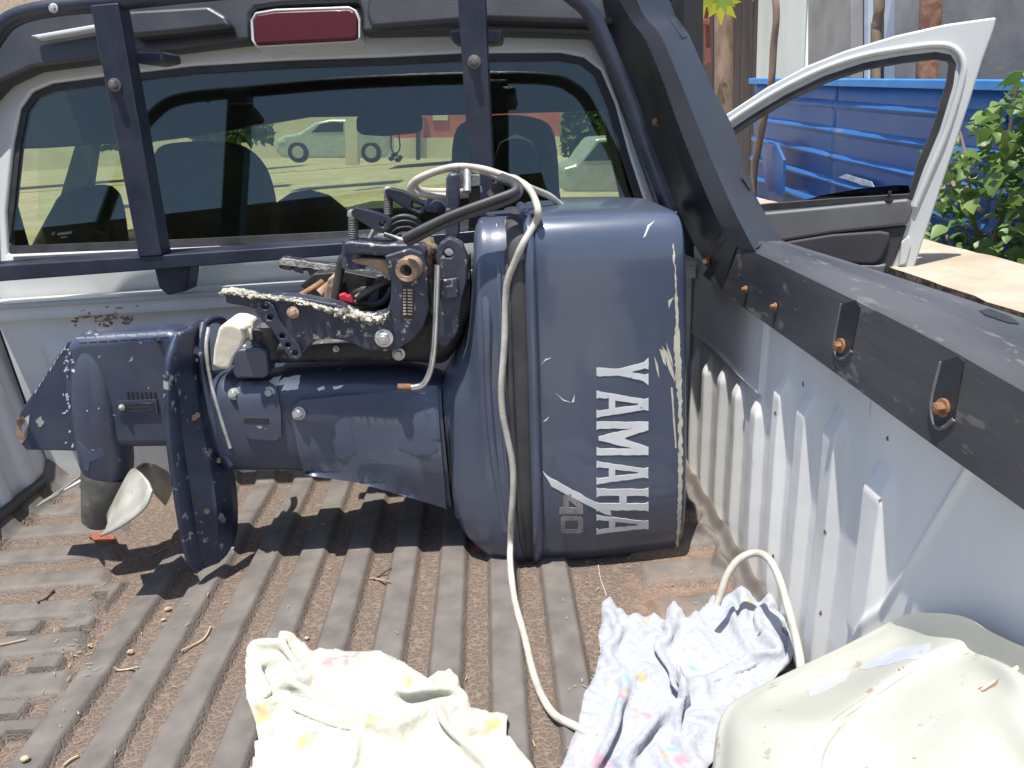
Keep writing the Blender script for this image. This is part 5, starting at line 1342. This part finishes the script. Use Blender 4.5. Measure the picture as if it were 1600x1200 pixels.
# leafy shrub in front of the fence
shrub = thing("leafy_shrub", "bushy green broad leaved shrub in front of the blue fence", "shrub", (1.9, 3.2, -.75))
def leafmesh(name):
    L_ = 1.0; V = []; Fc = []
    prof_ = [(0, .02), (.12, .30), (.3, .44), (.5, .42), (.72, .26), (.9, .10), (1, 0)]
    for i, (t, w_) in enumerate(prof_):
        z = -.28 * t * t
        V += [(-w_, t, z + w_ * .32), (0, t, z), (w_, t, z + w_ * .32)]
    for i in range(len(prof_) - 1):
        a = i * 3; Fc += [[a, a + 1, a + 4, a + 3], [a + 1, a + 2, a + 5, a + 4]]
    me = bpy.data.meshes.new(name); me.from_pydata(V, [], Fc); me.materials.append(m_leaf); me.shade_smooth(); return me
lm = leafmesh("leaf")
shape = [(1448, 405), (1440, 370), (1460, 340), (1470, 300), (1466, 262), (1480, 240), (1486, 205), (1510, 200), (1528, 175), (1555, 165), (1575, 140), (1590, 110), (1700, 90), (1720, 420), (1600, 420), (1540, 400)]
stems = [[(1560, 430), (1566, 300), (1575, 220), (1590, 120)], [(1540, 420), (1520, 330), (1510, 250), (1500, 205)], [(1600, 440), (1620, 330), (1640, 220), (1650, 100)], [(1500, 420), (1480, 370), (1465, 350)], [(1545, 420), (1560, 350), (1590, 300), (1640, 280)], [(1535, 330), (1490, 290), (1480, 240)]]
for s_ in stems:
    Xs = random.uniform(1.85, 2.05); tube("stem", [PX(Xs).at(px, py) for px, py in s_], [.010] + [.007] * (len(s_) - 2) + [.003], m_bark, shrub, ns=6)
cnt = 0
while cnt < 285:
    px = random.uniform(1435, 1645); py = random.uniform(95, 430)
    if not inside(px, py, shape): continue
    if noise.noise(Vector((px * .025, py * .025, 1))) < -.22: continue
    Xs = random.uniform(1.73, 2.12); p = PX(Xs).at(px, py)
    o = bpy.data.objects.new("leaf", lm); COL.objects.link(o); o.parent = shrub
    o.location = p - shrub.location; s_ = random.uniform(.036, .072) * (1.3 if cnt % 5 == 0 else 1)
    o.scale = (s_, s_, s_); az = random.uniform(0, 2 * pi)
    o.rotation_euler = (random.uniform(-.9, .3), random.uniform(-.6, .6), az)
    cnt += 1
V, Fc = [], []
k_ = 0
while k_ < 520:
    px = random.uniform(1435, 1720); py = random.uniform(95, 430)
    if not inside(px, py, shape) or noise.noise(Vector((px * .025, py * .025, 1))) < -.25: continue
    p = PX(random.uniform(1.85, 2.15)).at(px, py); s_ = random.uniform(.03, .065)
    mt = Matrix.Translation(p) @ Matrix.Rotation(random.uniform(0, 6.28), 4, 'Z') @ Matrix.Rotation(random.uniform(-.9, .4), 4, 'X') @ Matrix.Rotation(random.uniform(-.6, .6), 4, 'Y') @ Matrix.Scale(s_, 4)
    b0 = len(V); V += [mt @ v.co for v in lm.vertices]; Fc += [[b0 + q for q in f_.vertices] for f_ in lm.polygons]; k_ += 1
fo_ = mesh("foliage", V, Fc, m_leaf, shrub, angle=80); tag(fo_, kind="stuff")
for (px, py) in ((1437, 238), (1445, 232), (1440, 244)):
    p = PX(1.95).at(px, py); o = bpy.data.objects.new("leaf", lm); COL.objects.link(o); o.parent = shrub; o.location = p - shrub.location; o.scale = (.07,) * 3; o.rotation_euler = (-.3, .3, random.uniform(0, 6))
tube("stem", [PX(1.95).at(*p) for p in ((1510, 262), (1475, 250), (1440, 240))], .004, m_bark, shrub, ns=6)

# ================================================================== SCENE AHEAD, SEEN THROUGH THE CAB
car = thing("parked_car", "silver hatchback parked on the dirt road seen through the cab glass", "car", P(500, 250, 26))
cy = 26
prism("body", [(430, 236), (432, 218), (440, 212), (468, 207), (492, 191), (515, 186), (580, 186), (605, 205), (608, 240), (600, 247), (440, 247)], cy, 1.7, m_carp, car, bevel=.12, seg=3)
prism("side_window", [(486, 207), (500, 194), (518, 190), (536, 190), (536, 206)], cy - .02, .05, m_glassd, car, bevel=.01)
prism("side_window", [(540, 190), (576, 190), (592, 206), (540, 206)], cy - .02, .05, m_glassd, car, bevel=.01)
for wx_ in (466, 580):
    q = P(wx_, 238, cy); w_ = lathe("wheel", q + Vector((0, -.05, 0)), q + Vector((0, .2, 0)), [(0, .30), (.1, .33), (1, .33)], m_rubber, car, ns=24)
    lathe("rim", q + Vector((0, -.08, 0)), q + Vector((0, -.04, 0)), [(0, .18), (1, .2)], m_bolt, w_, ns=16)
prism("headlight", [(432, 218), (442, 215), (446, 222), (434, 224)], cy - .03, .2, m_white, car, bevel=.02)
pole = thing("utility_pole", "pale concrete pole standing by the silver car", "pole", P(548, 256, 24))
prism("shaft", [(538, 100), (556, 100), (560, 258), (540, 258)], 24, .35, m_creamw, pole, bevel=.03)
fb = thing("street_shop", "low shop with red wall over a cream base across the road", "shop", P(690, 240, 38))
prism("wall", [(600, 130), (1000, 130), (1000, 230), (600, 236)], 38, 4, m_redwall, fb, bevel=0)
prism("wall_base", [(600, 216), (1000, 212), (1000, 244), (600, 248)], 37.8, .2, m_creamw, fb, bevel=0)
prism("post", [(650, 130), (656, 130), (656, 250), (650, 250)], 37.5, .2, m_shed, fb, bevel=0)
prism("window", [(676, 172), (700, 172), (700, 188), (676, 188)], 37.9, .1, m_creamw, fb, bevel=0)
wl_ = thing("roadside_wall", "long cream wall behind the parked car along the dirt road", "wall", P(400, 230, 44))
prism("wall", [(-400, 195), (600, 180), (600, 238), (-400, 290)], 44, .3, m_creamw, wl_, bevel=0)
def bush(name, label, px0, px1, py0, py1, Y, n_):
    t = thing(name, label, "bush", P((px0 + px1) / 2, py1, Y))
    g_ = []
    for _ in range(n_):
        c = P(random.uniform(px0, px1), random.triangular(py0, py1, (py0 + py1) / 2), Y + random.uniform(-.8, .8))
        a = Vector((random.gauss(0, 1), random.gauss(0, 1), random.gauss(0, 1))).normalized(); b_ = a.orthogonal().normalized(); s_ = random.uniform(.1, .28)
        g_.append(([c - a * s_, c + b_ * s_ * .5, c + a * s_, c - b_ * s_ * .5], [[0, 1, 2, 3]]))
    V, Fc = join(*g_); mesh("foliage", V, Fc, m_plant, t, smooth=False); return t
bush("roadside_bush", "green hedge left of the parked car seen through glass", 300, 425, 180, 225, 30, 900)
bush("roadside_bush", "dry bush at the far left seen through the rear glass", 130, 230, 185, 235, 25, 900)
bush("roadside_bush", "green bush right of the red shop seen through glass", 880, 1010, 100, 260, 22, 1600)
vv_ = thing("white_van", "pale vehicle on the right seen through the cab glass", "van", P(925, 290, 14))
prism("body", [(875, 285), (878, 262), (900, 256), (930, 215), (1010, 210), (1010, 300), (880, 300)], 14, 1.6, m_carp, vv_, bevel=.08)
prism("side_window", [(912, 252), (936, 222), (975, 220), (975, 250)], 13.98, .05, m_glassd, vv_, bevel=.02)
tb = thing("left_building", "tan plastered building far left above the roof bar", "building", P(0, 250, 20))
prism("wall", [(-500, -150), (330, -200), (330, 240), (-500, 290)], 50, 3, m_slab, tb, bevel=0)
# building behind the camera whose eave shows in the glass
hb = thing("house_behind", "dark eaved house standing behind the truck, mirrored in the rear glass", "house", (-3.5, -7, -.75))
box("wall", (-9, -9, -.75), (-1.5, -6, 2.6), m_shed, hb, bevel=0)
V, Fc = box_geo((-9.5, -9.5, 3.4), (-.6, -4.8, 3.55)); mesh("roof", V, Fc, m_shed, hb, bevel=0)
V, Fc = box_geo((-9, -9, 2.6), (-1.5, -6, 3.4)); mesh("gable_wall", V, Fc, m_shed, hb, bevel=0)

# ================================================================== SMALL THINGS ON THE LINER
def debris(name, label, cat, pts, r_, mat, grp=None):
    o = mesh(name, *tube_geo([onfl(px, py, r_) for px, py in pts], r_, ns=5, n=4), mat, None); tag(o, label, cat, grp); return o
debris("straw", "curved pale straw on the ridge left of the cream cloth", "straw", [(281, 1018), (300, 1012), (320, 1000), (330, 982)], .0018, m_twig)
debris("straw", "short pale straw beside the small black hole", "straw", [(176, 1044), (186, 1050), (205, 1048), (216, 1045)], .0018, m_twig)
debris("straw", "long straw at the left edge of the liner", "straw", [(-5, 1011), (20, 1006), (42, 1001)], .0016, m_twig)
debris("straw", "straw at the bottom edge of the ridged floor", "straw", [(100, 1200), (112, 1190), (124, 1184)], .0018, m_twig)
debris("twig", "dark twig lying on the left lateral ridges", "twig", [(60, 944), (72, 938), (82, 926), (86, 922)], .002, m_twigd)
debris("twig", "forked brown twig between the motor shadow and cream cloth", "twig", [(578, 906), (592, 908), (610, 912)], .002, m_tan)
debris("twig", "thin dark twig crossing the forked brown twig", "twig", [(584, 908), (596, 900), (612, 890)], .0015, m_twigd)
debris("twig", "thin twig by the prop blade shadow", "twig", [(232, 872), (255, 862), (280, 848)], .0016, m_tan)
debris("fishing_line", "thin pale thread from the cowl to the blue cloth corner", "thread", [(935, 885), (938, 905), (944, 922), (948, 934)], .0008, m_cord)
for i, (px, py, s_) in enumerate(((263, 955, .006), (256, 971, .004), (200, 1021, .006), (40, 1190, .006), (140, 1012, .005), (480, 1000, .004))):
    o = lump("crumb", onfl(px, py, s_ * .5), (s_, s_ * .8, s_ * .6), m_twig if i % 2 else m_tan, None, seed=i)
    tag(o, ["orange dry crumb on the ridge above the long straw", "tiny pale crumb below the orange crumb", "tan crumb beside the black drain hole", "small brown crumb near the bottom left corner", "pale crumb among the straw litter", "brown crumb near top edge of cream cloth"][i], "crumb")
litter = []
for _ in range(140):
    px = random.choice([random.gauss(130, 26), random.uniform(0, 1100), random.uniform(880, 1100)]); py = random.gauss(1025, 18) if px < 180 and random.random() < .5 else random.uniform(780, 1190)
    a = onfl(px, py, .001); an = random.uniform(0, 2 * pi); L_ = random.uniform(.003, .012)
    if a.z > .1: continue
    b_ = a + Vector((cos(an), sin(an), .1)) * L_; litter.append(tube_geo([a, b_], random.uniform(.0004, .0009), ns=4, smooth=False))
V, Fc = join(*litter); lt = mesh("straw_litter", V, Fc, m_twig, None); tag(lt, "fine straw chips scattered over the bed liner", "litter", kind="stuff")
for k_, pts in enumerate(([(140, 838), (158, 830), (180, 840), (184, 848), (165, 852), (148, 848)],)):
    o = patch("dry_leaf", pts, floor_tree, .008, m_rleaf, None, step=8, jit=2); tag(o, "red brown dry leaf under the propeller blade tip", "leaf")
